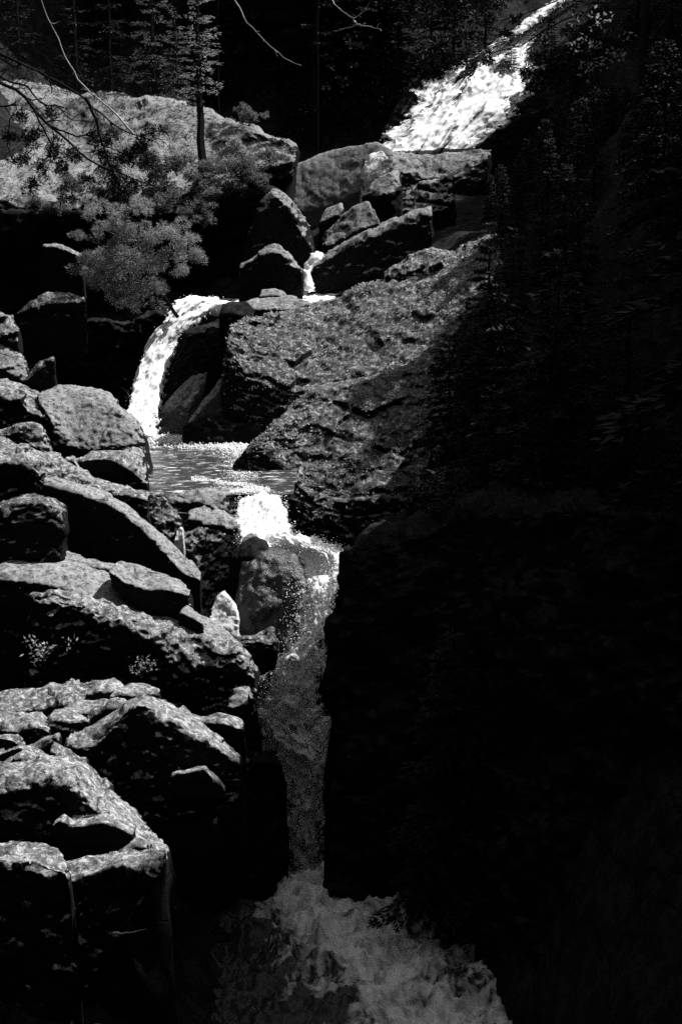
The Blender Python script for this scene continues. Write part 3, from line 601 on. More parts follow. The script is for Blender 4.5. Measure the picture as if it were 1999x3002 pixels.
rock('rock', 'small glinting rock at the right shore of the pool', 28.9,
     [[(686, 1412), (720, 1414), (765, 1400)], [(688, 1372), (720, 1355), (760, 1350)], [(690, 1366), (718, 1322), (752, 1304)]], [76, 50], thick=0.5, amp=0.04, fine=0.03, mat='wet')
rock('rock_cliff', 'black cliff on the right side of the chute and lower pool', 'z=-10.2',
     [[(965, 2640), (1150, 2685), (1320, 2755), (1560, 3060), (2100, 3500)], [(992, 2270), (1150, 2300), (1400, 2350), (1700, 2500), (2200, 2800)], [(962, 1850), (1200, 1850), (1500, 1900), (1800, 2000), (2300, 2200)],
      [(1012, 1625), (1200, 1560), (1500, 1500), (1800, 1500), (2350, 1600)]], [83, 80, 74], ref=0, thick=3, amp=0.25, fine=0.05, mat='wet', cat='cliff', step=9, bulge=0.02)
# ------------------------------------------------------------------ boulders of the upper stream
rock('boulder', 'dark boulder with a thin sunlit arched top beside the white basin', 37.0,
     [[(700, 890), (800, 890), (885, 870)], [(704, 786), (745, 760), (790, 740), (820, 742), (845, 764), (884, 802)], [(704, 776), (742, 750), (782, 725), (816, 717), (846, 744), (884, 792)]], [90, 30], thick=1.0, bulge=0.02, amp=0.03, fine=0.02, mat='granite', cat='boulder')
rock('rock_slab', 'leaning slab with a bright curved upper edge', 39.6,
     [[(720, 720), (800, 760), (900, 770), (922, 760)], [(760, 600), (830, 620), (885, 700), (918, 738)], [(790, 560), (830, 592), (862, 640), (892, 700), (916, 734)], [(795, 553), (818, 551), (852, 584), (880, 630), (904, 664), (919, 716)]], [95, 92, 22], ref=3, thick=0.9, bulge=0.02, amp=0.03, fine=0.02, mat='granite', strata=0.0)
rock('boulder', 'long boulder with a pale ridge above the small cascade', 38.4,
     [[(905, 860), (1000, 870), (1130, 830), (1270, 760)], [(915, 790), (960, 762), (1040, 716), (1130, 680), (1200, 650), (1265, 640)], [(925, 765), (965, 736), (1040, 694), (1130, 652), (1200, 624), (1262, 612)]], [80, 36], thick=1.2, bulge=0.02, amp=0.04, fine=0.02, mat='granite', cat='boulder', rounding=0.6)
rock('boulder', 'pale faced boulder jammed between the long boulder and the overhanging block', 40.6,
     [[(945, 750), (1020, 730), (1110, 690)], [(946, 722), (1010, 695), (1060, 670), (1112, 655)], [(948, 690), (1000, 640), (1040, 605), (1078, 590), (1100, 620)]], [80, 46], thick=0.9, amp=0.03, fine=0.015, mat='granite', cat='boulder')
rock('boulder', 'square overhanging block with a black underside', 42.6,
     [[(1090, 640), (1120, 642), (1172, 620)], [(1066, 575), (1100, 582), (1140, 570), (1174, 558)], [(1080, 552), (1120, 520), (1150, 508), (1174, 530)], [(1085, 548), (1122, 510), (1150, 498), (1168, 500)]], [100, 52, 20], ref=2, thick=0.8, amp=0.02, fine=0.015, mat='granite', cat='boulder')
rock('rock', 'dark gap stone under the smooth dome, wedged with driftwood', 41.5,
     [[(935, 690), (960, 690), (1000, 660)], [(936, 650), (960, 640), (1002, 620)], [(940, 632), (960, 610), (1000, 600)]], [80, 30], thick=0.6, amp=0.03, fine=0.02, mat='granite')
rock('boulder', 'great smooth grey dome of rock below the upper waterfall', 45.5,
     [[(812, 640), (900, 650), (1000, 610), (1080, 560), (1150, 530)], [(815, 590), (900, 590), (1000, 560), (1080, 525), (1150, 500)], [(818, 548), (850, 498), (930, 455), (1020, 433), (1105, 420), (1146, 440)]], [70, 50], thick=2.5, amp=0.04, fine=0.015, facet=0.012, mat='smooth', cat='boulder', rounding=0.8)
rock('boulder', 'white sunlit boulder at the end of the smooth dome', 44.6,
     [[(1062, 540), (1100, 535), (1138, 520)], [(1064, 515), (1100, 515), (1136, 505)], [(1068, 470), (1095, 446), (1120, 440), (1134, 460)]], [70, 35], thick=0.8, amp=0.03, fine=0.015, mat='bright', cat='boulder')
rock('rock_ledge', 'pale flat apron of rock at the foot of the upper waterfall', 48.5,
     [[(1130, 560), (1250, 560), (1400, 540)], [(1140, 490), (1240, 520), (1330, 510), (1420, 470)], [(1130, 440), (1250, 454), (1340, 442), (1442, 434)]], [70, 40], thick=2.0, amp=0.04, fine=0.02, mat='granite')
rock('rock', 'broken rock below the pale apron, split by dark cracks', 44.0,
     [[(1170, 650), (1250, 650), (1330, 600)], [(1172, 620), (1240, 610), (1320, 570)], [(1170, 580), (1230, 545), (1320, 520)]], [75, 48], thick=1.0, amp=0.10, fine=0.05, mat='granite', strata=0.05)
rock('boulder', 'lichen boulder in dappled shade below the long pale ridge', 35.0,
     [[(1125, 850), (1240, 850), (1350, 820)], [(1128, 820), (1200, 790), (1270, 780), (1348, 790)], [(1130, 800), (1200, 748), (1260, 726), (1320, 735), (1348, 764)]], [75, 42], thick=0.9, amp=0.06, fine=0.03, mat='lichen', cat='boulder')
rock('rock', 'small pointed rock at the tree edge beside the dappled boulder', 35.2,
     [[(1325, 810), (1350, 810), (1390, 800)], [(1328, 780), (1350, 775), (1388, 770)], [(1332, 750), (1355, 720), (1372, 728), (1386, 752)]], [75, 45], thick=0.5, amp=0.03, fine=0.02, mat='lichen')
rock('rock_ledge', 'low dark ledge between the white basin and the speckled slope', 35.0,
     [[(690, 960), (800, 950), (930, 920)], [(700, 912), (780, 905), (860, 905), (905, 892)], [(735, 884), (790, 872), (850, 871), (905, 882)]], [85, 22], thick=0.9, amp=0.03, fine=0.02, mat='granite')
rock('rock', 'dark rounded rock at the brink of the middle waterfall', 34.2,
     [[(640, 970), (690, 970), (750, 960)], [(645, 920), (690, 915), (745, 935)], [(655, 895), (685, 884), (720, 892), (742, 920)]], [80, 35], thick=0.6, amp=0.04, fine=0.02, mat='wet')
rock('rock', 'flat little rock in front of the arched dark boulder', 35.8,
     [[(758, 890), (800, 890), (842, 880)], [(762, 866), (800, 864), (840, 870)], [(768, 850), (800, 846), (828, 852), (840, 866)]], [85, 25], thick=0.4, facet=0.015, fsize=0.5, amp=0.015, fine=0.015, mat='granite')
rock('rock_dome', 'broad pale bedrock dome topped with shrubs at the forest edge', 44.5,
     [[(-200, 700), (200, 700), (600, 680), (840, 560)], [(-200, 590), (0, 575), (200, 590), (420, 575), (620, 560), (760, 500), (866, 470)], [(-200, 420), (150, 430), (400, 440), (620, 440), (760, 420), (862, 440)],
      [(-200, 262), (0, 255), (80, 250), (150, 262), (230, 292), (300, 290), (430, 292), (520, 316), (600, 328), (680, 360), (760, 385), (830, 405), (862, 432)]],
     [95, 24, 34], ref=1, thick=3.0, drop=1.5, amp=0.14, fine=0.03, rounding=0.8, mat='granite', cat='rock', step=6, key='dome', bulge=0.02, fsize=2.5, facet=0.1)
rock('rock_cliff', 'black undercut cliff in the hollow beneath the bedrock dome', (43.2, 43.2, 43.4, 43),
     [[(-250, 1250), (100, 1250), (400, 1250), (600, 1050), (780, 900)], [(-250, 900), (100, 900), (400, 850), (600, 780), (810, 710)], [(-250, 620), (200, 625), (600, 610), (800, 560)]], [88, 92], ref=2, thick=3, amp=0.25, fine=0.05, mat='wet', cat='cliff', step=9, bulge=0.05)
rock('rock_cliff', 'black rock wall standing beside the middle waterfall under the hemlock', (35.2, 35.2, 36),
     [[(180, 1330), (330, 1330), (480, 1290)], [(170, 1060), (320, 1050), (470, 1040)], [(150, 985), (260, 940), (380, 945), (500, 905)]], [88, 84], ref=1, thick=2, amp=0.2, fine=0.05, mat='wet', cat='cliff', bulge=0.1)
rock('shade_shoulder', 'black shoulder of rock falling from the right bank to the head of the chute', (26.6, 26.8, 26.5),
     [[(1030, 1780), (1200, 1760), (1500, 1760)], [(1030, 1640), (1200, 1590), (1500, 1530)], [(1040, 1600), (1150, 1530), (1300, 1480), (1500, 1400)]], [84, 74], ref=1, thick=2.5, amp=0.15, fine=0.05, mat='wet', cat='cliff', step=8)  # added black mass standing in for shade over the sunlit slope
rock('boulder', 'wet dark flank of rock beside the upper waterfall', 53.0,
     [[(1100, 445), (1150, 440), (1210, 440)], [(1140, 345), (1190, 335), (1260, 335)], [(1205, 255), (1260, 240), (1330, 240)], [(1300, 165), (1350, 150), (1410, 160)]], [58, 52, 50], ref=0, thick=2.5, amp=0.10, fine=0.03, mat='wet', cat='boulder', rounding=0.7)
rock('boulder', 'black overhanging rock at the right foot of the upper waterfall', 50.5,
     [[(1400, 500), (1500, 500), (1640, 480)], [(1398, 440), (1470, 430), (1620, 420)], [(1400, 430), (1450, 385), (1520, 345), (1620, 310)]], [85, 80], thick=1.5, amp=0.08, fine=0.03, mat='wet', cat='boulder')
# ------------------------------------------------------------------ water
w, P, N = sheet('waterfall', 'tall bright upper waterfall fanning over a rock face', (51.5, 53.0),
     [[(1112, 442), (1250, 450), (1405, 436)], [(1168, 350), (1320, 335), (1510, 345)], [(1258, 245), (1400, 235), (1565, 250)], [(1385, 165), (1480, 155), (1562, 150)], [(1555, 75), (1600, 60), (1645, 55)], [(1680, -20), (1720, -30), (1770, -20)]],
     [44, 42, 40, 38, 38], 0, 'veil', amp=0.10, scale=0.4, edge=0.35, stretch=5.0)
UPPER_P = P.copy()
blobs('waterfall_spray', 'drops flying off the upper waterfall', spray_from(P, N, 900, 0.05), 0.012)
w, P, N = sheet('waterfall', 'narrow white middle waterfall plunging beside the dark rock wall', (32.2, 32.9),
     [[(352, 1275), (400, 1285), (462, 1285)], [(372, 1200), (415, 1200), (466, 1200)], [(392, 1130), (430, 1120), (486, 1120)], [(425, 1030), (465, 1025), (515, 1035)], [(470, 955), (510, 955), (565, 965)], [(498, 896), (560, 884), (648, 892)], [(520, 884), (580, 876), (660, 882)]],
     [46, 47, 48, 48, 40, 6], 0, 'fall', amp=0.06, scale=0.25, edge=0.12, stretch=3.5)
blobs('waterfall_spray', 'drops flying off the middle waterfall', spray_from(P, N, 600, 0.04), 0.008)
w, P, N = sheet('waterfall', 'short broad white fall spilling from the pool over the layered ledge', (24.6, 25.4),
     [[(685, 1600), (780, 1612), (890, 1596)], [(686, 1540), (770, 1545), (868, 1550)], [(690, 1478), (760, 1470), (842, 1478)], [(700, 1466), (768, 1455), (826, 1462)]], [48, 50, 15], 0, 'fall', amp=0.04, scale=0.2, edge=0.1, stretch=5.0)
blobs('waterfall_spray', 'drops around the short broad fall', spray_from(P, N, 900, 0.04), 0.007)
w, P, N = sheet('churning_water', 'white water sliding out of the small basin to the head of the chute', 23.9,
     [[(885, 1720), (940, 1720), (1016, 1660)], [(860, 1650), (930, 1640), (1018, 1625)], [(700, 1610), (830, 1600), (1000, 1605)], [(690, 1585), (800, 1575), (930, 1580)]], [45, 22, 10], 0, 'fall', amp=0.06, scale=0.22, edge=0.15)
BASIN_P = P.copy()
blobs('waterfall_spray', 'drops over the small white basin', spray_from(P, N, 900, 0.04), 0.007)
CH = [[(850, 2680), (905, 2690), (970, 2680)], [(835, 2470), (890, 2460), (965, 2450)], [(800, 2330), (900, 2320), (1000, 2320)], [(770, 2210), (890, 2200), (1020, 2210)], [(730, 2110), (850, 2090), (975, 2080)], [(785, 1970), (880, 1950), (975, 1940)], [(850, 1840), (915, 1820), (995, 1800)], [(872, 1700), (945, 1690), (1030, 1650)]]
for k, lab in enumerate(('back veil of the long shaded chute falling into the lower gorge', 'middle veil of the long shaded chute, torn into holes', 'front veil of the long shaded chute, thrown out as spray')):
    rr = [[(x + RNG.normal(0, 9), y + RNG.normal(0, 9)) for x, y in r] for r in CH]
    w, P, N = sheet('waterfall', lab, 24.0 - 0.22*k, rr, [70, 70, 70, 70, 66, 62, 60], 7, 'chute' if k == 0 else 'torn', amp=0.13 + 0.03*k, scale=0.3 + 0.1*k, edge=0.3, stretch=2.0, single=True)
blobs('waterfall_spray', 'drops along the shaded chute', spray_from(P, N, 6000, 0.10, 0.03), 0.006)
# pools: level sheets with ripples
def pool(name, label, x0, x1, y0, y1, z, amp, scale, mat, res, chop=False):
    xs, ys = np.arange(x0, x1, res), np.arange(y0, y1, res); X, Y = np.meshgrid(xs, ys)
    q = np.stack([X.ravel(), Y.ravel(), np.full(X.size, z)], 1)
    h = amp*fbm(q/scale, 5, 40, 0.55)
    if chop: h = h + amp*0.8*fbm(q/(scale*0.7), 4, 52, 0.6, ridged=True)
    else: h = amp*fbm(q*np.array([0.35, 1.6, 1])/scale, 4, 40, 0.5)
    q[:, 2] += h
    fm = None
    if chop:                                                  # foam drifts away from the foot of the chute along the current
        C_ = np.array([(-0.5, 20.6), (-0.2, 19.2), (0.05, 18.4), (0.4, 17.5), (0.8, 16.6), (1.5, 15.2), (1.9, 12)]); dd = np.full(len(q), 1e9)
        for a_, b_ in zip(C_[:-1], C_[1:]):
            ab = b_ - a_; tt = np.clip(((q[:, :2] - a_) @ ab)/(ab @ ab), 0, 1); dd = np.minimum(dd, np.linalg.norm(q[:, :2] - a_ - tt[:, None]*ab, axis=1))
        fm = np.clip(1.3 - dd/1.4 + 0.35*fbm(q/0.5, 4, 91, 0.6), 0, 1)
    i = np.arange(len(q)).reshape(X.shape)
    o = link_mesh(name, q, np.stack([i[:-1, :-1], i[:-1, 1:], i[1:, 1:], i[1:, :-1]], -1).reshape(-1, 4), mat, None, True, np.stack([X.ravel(), Y.ravel()], 1), foam=fm)
    tag(o, label, None, None, 'structure'); return q
pz = float(at(770, 1452, 26.2)[2])
q = pool('pool', 'still dark rippled pool between the two falls', -5.2, -0.9, 26.25, 36.5, pz, 0.02, 0.5, 'pool', 0.03)
lz = -10.05
ql = pool('pool', 'churning shaded plunge pool at the bottom of the gorge', -3.5, 7, 12.0, 20.15, lz, 0.13, 0.8, 'gorge_water', 0.03, True)
def on_plane(px, py, z):
    kx, kz = ray(px, py); D = z/kz; return np.stack([kx*D, D, z + 0*D], -1)
def foam_on(label, pts_px, z, size, lift=0.03):
    p = on_plane(pts_px[:, 0], pts_px[:, 1], z); p[:, 2] += np.abs(RNG.normal(0, lift, len(p)))
    blobs('foam', label, p, size)
n = 9000; t = RNG.random(n)
foam_on('band of foam where the middle waterfall enters the pool', np.stack([400 + 360*t, 1274 + 46*t + RNG.normal(0, 1, n)*(12 - 5*t)], 1), pz, 0.014)
n = 2000
foam_on('foam flecks along the right side of the pool', np.stack([RNG.normal(710, 28, n), RNG.normal(1365, 28, n)], 1), pz, 0.009, 0.006)
n = 1400; t = RNG.random(n)
foam_on('line of bubbles drifting to the lip of the pool', np.stack([560 + 210*t, 1404 + 26*t + RNG.normal(0, 3, n)], 1), pz, 0.009, 0.006)
n = 1800; t = RNG.random(n)
foam_on('foam crest along the ledge at the pool lip', np.stack([590 + 200*t, 1440 - 4*t + RNG.normal(0, 4, n)], 1), pz, 0.009, 0.006)
w, P, N = sheet('cascade', 'small white cascade squeezing between boulders above the basin', 37.3,
     [[(878, 850), (905, 852), (930, 850)], [(880, 800), (905, 800), (925, 796)], [(900, 760), (925, 758), (948, 760)], [(910, 745), (930, 742), (950, 745)]], [60, 62, 40], 0, 'fall', amp=0.07, scale=0.3)
w, P, N = sheet('stream', 'level white basin below the small cascade', 36.5,
     [[(850, 892), (910, 894), (995, 890)], [(866, 874), (920, 872), (990, 868)], [(872, 850), (905, 842), (940, 850)]], [3, 4], 0, 'fall', amp=0.04, scale=0.3)
w, P, N = sheet('stream', 'stream running behind the ledge from the white basin to the brink of the middle waterfall', 37.0,
     [[(520, 905), (700, 905), (950, 905)], [(530, 884), (700, 884), (950, 882)]], [3], 0, 'stream', amp=0.03, scale=0.3)
# ------------------------------------------------------------------ plants
def tubes(paths, sides=5):
    """paths: list of (points (n,3), radii (n,)) -> V, F"""
    Vs, Fs, o = [], [], 0
    ang = np.arange(sides)*2*math.pi/sides
    for pts, rad in paths:
        pts = np.asarray(pts, float); rad = np.asarray(rad, float); t = np.gradient(pts, axis=0)
        t /= np.linalg.norm(t, axis=1, keepdims=True) + 1e-9
        up = np.where(np.abs(t[:, 2:3]) > 0.9, np.array([[1.0, 0, 0]]), np.array([[0, 0, 1.0]]))
        a = np.cross(t, up); a /= np.linalg.norm(a, axis=1, keepdims=True) + 1e-9; b = np.cross(t, a)
        ring = pts[:, None] + rad[:, None, None]*(a[:, None]*np.cos(ang)[None, :, None] + b[:, None]*np.sin(ang)[None, :, None])
        n = len(pts); i = np.arange(n*sides).reshape(n, sides) + o; j = np.roll(i, -1, 1)
        Fs.append(np.stack([i[:-1], j[:-1], j[1:], i[1:]], -1).reshape(-1, 4)); Vs.append(ring.reshape(-1, 3)); o += n*sides
    return np.concatenate(Vs), np.concatenate(Fs)
def wiggle(pts, n, amp, rng):
    pts = np.asarray(pts, float); d = np.linalg.norm(np.diff(pts, axis=0), axis=1); s = np.concatenate([[0], np.cumsum(d)])
    t = np.linspace(0, s[-1], n); out = np.stack([np.interp(t, s, pts[:, k]) for k in range(3)], 1)
    w = rng.normal(0, amp, (n, 3)); w[0] = 0; return out + w
def twigs(path, rad, rng, n, length, depth=1, spread=0.9, sag=0.1):
    """side twigs growing from a path, recursively"""
    out = []
    pts = np.asarray(path); m = len(pts)
    for _ in range(n):
        i = rng.integers(max(1, m//5), m); d = pts[min(i, m-1)] - pts[max(i-2, 0)]; d = d/(np.linalg.norm(d) + 1e-9)
        d = d + rng.normal(0, spread*0.6, 3); d /= np.linalg.norm(d); L = length*rng.uniform(0.4, 1.1)
        k = 7; step = L/k; q = [pts[i]]
        for s in range(k):
            d = d + rng.normal(0, 0.28, 3) + np.array([0, 0, -sag*0.3]); d /= np.linalg.norm(d); q.append(q[-1] + d*step)
        r = rad*0.5; out.append((np.array(q), np.linspace(r, r*0.25, k + 1)))
        if depth > 1: out += twigs(q, r, rng, max(2, n//3), length*0.5, depth - 1, spread, sag)
    return out
def leaf_quads(c, d, L, W, rng, tilt=0.6):
    """diamond leaves at c pointing along d"""
    n = len(c); d = d/(np.linalg.norm(d, axis=1, keepdims=True) + 1e-9)
    r = rng.normal(0, tilt, (n, 3)) + np.array([0, 0, 1.0]); s = np.cross(d, r); s /= np.linalg.norm(s, axis=1, keepdims=True) + 1e-9
    L = L*rng.uniform(0.6, 1.3, (n, 1)); W = W*rng.uniform(0.6, 1.3, (n, 1))
    V = np.stack([c, c + d*L*0.45 + s*W*0.5, c + d*L, c + d*L*0.45 - s*W*0.5], 1).reshape(-1, 3)
    return V, np.arange(n*4).reshape(n, 4)
def conifer(H, R, seed, whorls=20, per=5, h0=0.12, dens=60, leaf=0.11, width=0.035, sparse=1.0, droop=0.25):
    rng = np.random.default_rng(seed)
    tr = wiggle([(0, 0, -0.6), (rng.normal(0, .05), rng.normal(0, .05), H*0.5), (0, 0, H)], 14, 0.012*H/5, rng)
    trunk = [(tr, np.linspace(0.022*H, 0.004, 14))]
    C, Dv = [], []
    for w in range(whorls):
        f = h0 + (1 - h0)*(w + rng.uniform(-.3, .3))/whorls; f = min(max(f, h0), 0.985); z = f*H
        for b in range(per):
            if rng.random() > sparse: continue
            az = rng.uniform(0, 2*math.pi); L = R*(1 - f)**0.75*rng.uniform(0.55, 1.15) + 0.05; el = math.radians(-18 + 50*f + rng.normal(0, 8))
            o = np.array([math.cos(az), math.sin(az), 0]); sd = np.array([-o[1], o[0], 0])
            t = np.linspace(0, 1, 6)[:, None]
            pth = np.array([0, 0, z]) + o*L*t + np.array([0, 0, 1])*(math.tan(el)*L*t - droop*L*t*t)
            trunk.append((pth, np.linspace(0.012*L + 0.004, 0.003, 6)))
            n = max(6, int(L*dens)); tt = rng.uniform(0.12, 1, n)**0.8; lat = rng.uniform(-1, 1, n)*(0.42*L*(1.05 - tt) + 0.04)
            base = np.array([0, 0, z]) + o*(L*tt)[:, None] + np.array([0, 0, 1])*(math.tan(el)*L*tt - droop*L*tt*tt - 0.25*np.abs(lat))[:, None] + sd*lat[:, None]
            base += rng.normal(0, 0.025, (n, 3)); C.append(base)
            Dv.append(o*1.0 + sd*(np.sign(lat)*rng.uniform(0.3, 1.1, n))[:, None] + np.array([0, 0, -0.15]) + rng.normal(0, 0.25, (n, 3)))
    V, Fq = leaf_quads(np.concatenate(C), np.concatenate(Dv), leaf, width, rng)
    tv, tf = tubes(trunk, 4)
    return (tv, tf), (V, Fq)
def raw_mesh(name, V, Fq, mat, smooth=False):
    o = link_mesh(name, V, Fq, mat, None, smooth, local=False); return o
def tree_from(name, label, loc, parts, group=None, cat='tree'):
    """parts: (part name, V, F, material), vertices relative to loc"""
    e = empty(name, loc, label, cat, group)
    for pn, V, Fq, mat in parts:
        o = link_mesh(pn, V, Fq, mat, None, False, local=False); o.parent = e
    return e
def gz1(x, y): return float(ground_z(x, y)[0])

# points the sun must reach: keep tree crowns out of those rays
LIT = []
for k, (o, V, f) in ROCKS.items():
    if any(s in k for s in ('black', 'dark wet', 'wet dark')): continue
    pxv = CX + F*V[:, 0]/V[:, 1]
    top = V[pxv < (1480 if V[:, 1].mean() > 34 else 1160 if k == 'slope_upper' else 1100)]
    if len(top): LIT.append(top[RNG.integers(0, len(top), 250 if 'slope' in k or 'dome' in k else 110)])
LIT.append(UPPER_P[::6, ::8].reshape(-1, 3)); LIT.append(BASIN_P[::5, ::6].reshape(-1, 3)); LIT.append(np.array([at(x, y, 23.4) for x in (910, 950, 980) for y in (1700, 1740, 1780)])); LIT.append(np.array([at(x, y, 44.6) for x, y in ((1740, 130), (1770, 60), (1790, 165), (1710, 200), (1820, 160), (1690, 60))]))
LIT.append(np.array([at(x, y, 33.6) for x in (280, 340, 400, 460, 520) for y in (620, 680, 740, 800, 860)]))
LIT = np.concatenate(LIT)
def blocks(x, y, z0, H, R):
    """share of the wanted sunlit points that a crown cone at (x, y) would shade"""
    d = np.array([x, y]) - LIT[:, :2]; sh = sdir[:2]/np.linalg.norm(sdir[:2]); along = d @ sh; off = np.abs(d[:, 0]*sh[1] - d[:, 1]*sh[0])
    zz = LIT[:, 2] + along*sdir[2]/np.linalg.norm(sdir[:2]); f = np.clip((zz - z0)/H, 0, 1)
    return np.mean((along > 0.3) & (zz < z0 + H) & (off < R*(1 - f)))

PROTO = []
for s, (H, R) in enumerate(((6.0, 1.5), (7.5, 1.7), (5.0, 1.4), (9.0, 2.1))):
    t_, c_ = conifer(H, R, 100 + s, whorls=24, per=6, h0=0.06, dens=75, leaf=0.17, width=0.06)
    PROTO.append((H, R, t_, c_))
shared = {}
def plant(i, x, y, scale, rot, label, group, name='conifer_tree'):
    H, R, t_, c_ = PROTO[i]; z = gz1(x, y)
    e = empty(name, (x, y, z), label, 'tree', group); e.rotation_euler = (0, 0, rot); e.scale = (scale,)*3
    for pn, (V, Fq), mat in (('trunk', t_, 'bark'), ('crown', c_, 'needles')):
        if (i, pn) not in shared:
            o = link_mesh(pn, V, Fq, mat, None, False, local=False); shared[(i, pn)] = o
        else:
            o = shared[(i, pn)].copy(); COL.objects.link(o)
        o.parent = e
    return e
rs = np.random.default_rng(5)
placed = []
XL = np.array([(-400, 1880), (0, 1880), (225, 1860), (260, 1640), (300, 1600), (450, 1470), (600, 1345), (750, 1410), (850, 1350), (950, 1240), (1100, 1215), (1300, 1225), (1450, 1150), (1600, 1030), (2000, 980), (2600, 1050), (3000, 1550), (4000, 2000)], float)
def hides(x, y, z0, H, R):
    """would the crown stand in front of the open rocks and falls?"""
    for f in np.linspace(0.02, 1, 9):
        z = z0 + H*f; r = R*(1 - f)*0.9; px = CX + F*(x - r)/y; b_ = -(z/y); th = math.atan(b_) - PITCH; py = CY + F*math.tan(th)
        if -50 < py < 3100 and px < np.interp(py, XL[:, 0], XL[:, 1]): return True
    return False
def try_plant(x, y, label, group, smin, smax, gap=1.0, tol=0.0):
    if any((x-a)**2 + (y-b)**2 < gap*gap for a, b in placed): return False
    i = int(rs.integers(0, 4)); sc = rs.uniform(smin, smax); z = gz1(x, y)
    while blocks(x, y, z, PROTO[i][0]*sc, PROTO[i][1]*sc) > tol or (y < 56 and hides(x, y, z, PROTO[i][0]*sc, PROTO[i][1]*sc)):
        sc *= 0.85
        if sc < 0.22: return False
    plant(i, x, y, sc, rs.uniform(0, 6.28), label, group); placed.append((x, y)); return True
n = 0
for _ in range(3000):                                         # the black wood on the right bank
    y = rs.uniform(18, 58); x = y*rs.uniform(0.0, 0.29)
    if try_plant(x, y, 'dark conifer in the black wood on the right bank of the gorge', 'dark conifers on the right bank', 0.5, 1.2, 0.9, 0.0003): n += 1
    if n > 150: break
n = 0
for _ in range(1500):                                        # unseen taller wood, added on the ridge to shade the right bank
    y = rs.uniform(14, 66); x = 0.25*y + rs.uniform(0, 14)
    if try_plant(x, y, 'unseen tall conifer planted for shade on the ridge above the black wood of the right bank', 'unseen shade conifers on the right ridge', 1.2, 2.0, 1.5, 0.0002): n += 1
    if n > 70: break
n = 0
for _ in range(2500):                                         # the wood behind
    y = rs.uniform(54, 76); x = rs.uniform(-0.27, 0.26)*y
    if x/y > 0.015 and y < 61 + max(0, x - 3)*0.6: continue
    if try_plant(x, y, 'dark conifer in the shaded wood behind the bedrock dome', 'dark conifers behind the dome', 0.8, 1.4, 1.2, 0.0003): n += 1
    if n > 130: break

# feathery hemlock hanging over the middle fall
def clumps(spec, D, per, leaf, width, rng, dscale=0.7, sub=7):
    C, Dv = [], []
    spec = [(px + rng.normal(0, r*0.5), py + rng.normal(0, r*0.45), r*rng.uniform(0.28, 0.62)) for px, py, r in spec for _ in range(sub)]
    for px, py, r in spec:
        c = at(px, py, D + rng.normal(0, 0.22)); R = r/F*D; n = int(per*(r/40)**2) + (30 if per > 50 else 2)
        u = rng.normal(0, 1, (n, 3)); u /= np.linalg.norm(u, axis=1, keepdims=True)
        rr = R*rng.uniform(0.25, 1, n)**0.6; p = c + u*rr[:, None]*np.array([1, dscale, 0.8]); C.append(p)
        Dv.append(u*np.array([1, 1, 0.6]) + np.array([0, 0, 0.25]) + rng.normal(0, 0.35, (n, 3)))
    return leaf_quads(np.concatenate(C), np.concatenate(Dv), leaf, width, rng, 1.0)
def bough_tree(name, label, base, spec, D, per, leaf, width, mat, seed, tr_r=0.05, tilt=0.7, cat='tree', bark='bark', group=None):
    """trunk from base to the clumps of a spec given in pixels"""
    rng = np.random.default_rng(seed); base = np.asarray(base, float)
    V, Fq = clumps(spec, D, per, leaf, width, rng, tilt)
    cs = np.array([at(px, py, D) for px, py, r in spec]); topc = cs[np.argmax(cs[:, 2])]
    main = wiggle([base, 0.5*(base + cs.mean(0)), cs.mean(0), topc], 12, 0.03, rng); br = [(main, np.linspace(tr_r, tr_r*0.2, 12))]
    for c in cs:
        i = int(np.argmin(np.linalg.norm(main - c, axis=1)*0.7 + np.abs(np.arange(12) - 5)*0.02)); br.append((wiggle([main[i], 0.5*(main[i] + c) - [0, 0, 0.05], c], 7, 0.02, rng), np.linspace(tr_r*0.35, 0.005, 7)))
    tv, tf = tubes(br, 5)
    return tree_from(name, label, base, [('trunk', tv - base, tf, bark), ('crown', V - base, Fq, mat)], group, cat)
bough_tree('hemlock', 'pale feathery hemlock leaning out over the black hollow above the middle fall', at(520, 880, 34.6) + [0, 0, -0.4],
    [(272, 612, 26), (345, 640, 45), (420, 610, 34), (362, 700, 52), (440, 690, 45), (500, 690, 42), (548, 705, 34), (300, 760, 58), (400, 770, 66), (475, 760, 52), (575, 745, 26), (252, 748, 28), (380, 850, 52), (330, 860, 40), (402, 885, 36), (280, 810, 46), (520, 800, 30), (455, 830, 36), (235, 690, 20), (300, 680, 32)],
    33.6, 800, 0.085, 0.014, 'hemlock', 31)
# shrubs on the dome
def shrub(label, px, py, r, D, mat, seed, n=420, leaf=0.075, width=0.035, name='shrub'):
    rng = np.random.default_rng(seed); spec = [(px + rng.normal(0, r*0.55), py + rng.normal(0, r*0.35), r*rng.uniform(0.3, 0.6)) for _ in range(7)]
    return bough_tree(name, label, at(px, py + r*0.8, D + 0.2), spec, D, n, leaf, width, mat, seed, 0.03, 0.9, 'shrub', 'bark', 'shrubs on the dome')
SH = [s_ for s_ in [(520, 470, 55), (600, 490, 50), (450, 500, 55), (385, 455, 45), (680, 440, 50), (745, 425, 42), (560, 545, 46), (650, 555, 44), (705, 495, 44), (300, 510, 46), (210, 545, 36), (480, 570, 40), (790, 455, 36), (620, 430, 36), (540, 410, 36), (420, 560, 40), (600, 600, 34), (330, 560, 36), (740, 530, 34)] if s_[1] > 438]
for k, (a, b_, r) in enumerate(SH):
    shrub('low leafy shrub in the thicket covering the face of the bedrock dome', a, b_, r, 43.6 - 0.004*(b_ - 420) + (0.6 if b_ < 470 else 0), 'palegreen' if k % 4 else 'leaf', 200 + k)
shrub('little round bush alone on the crest of the dome', 728, 342, 30, 46.2, 'palegreen', 260)
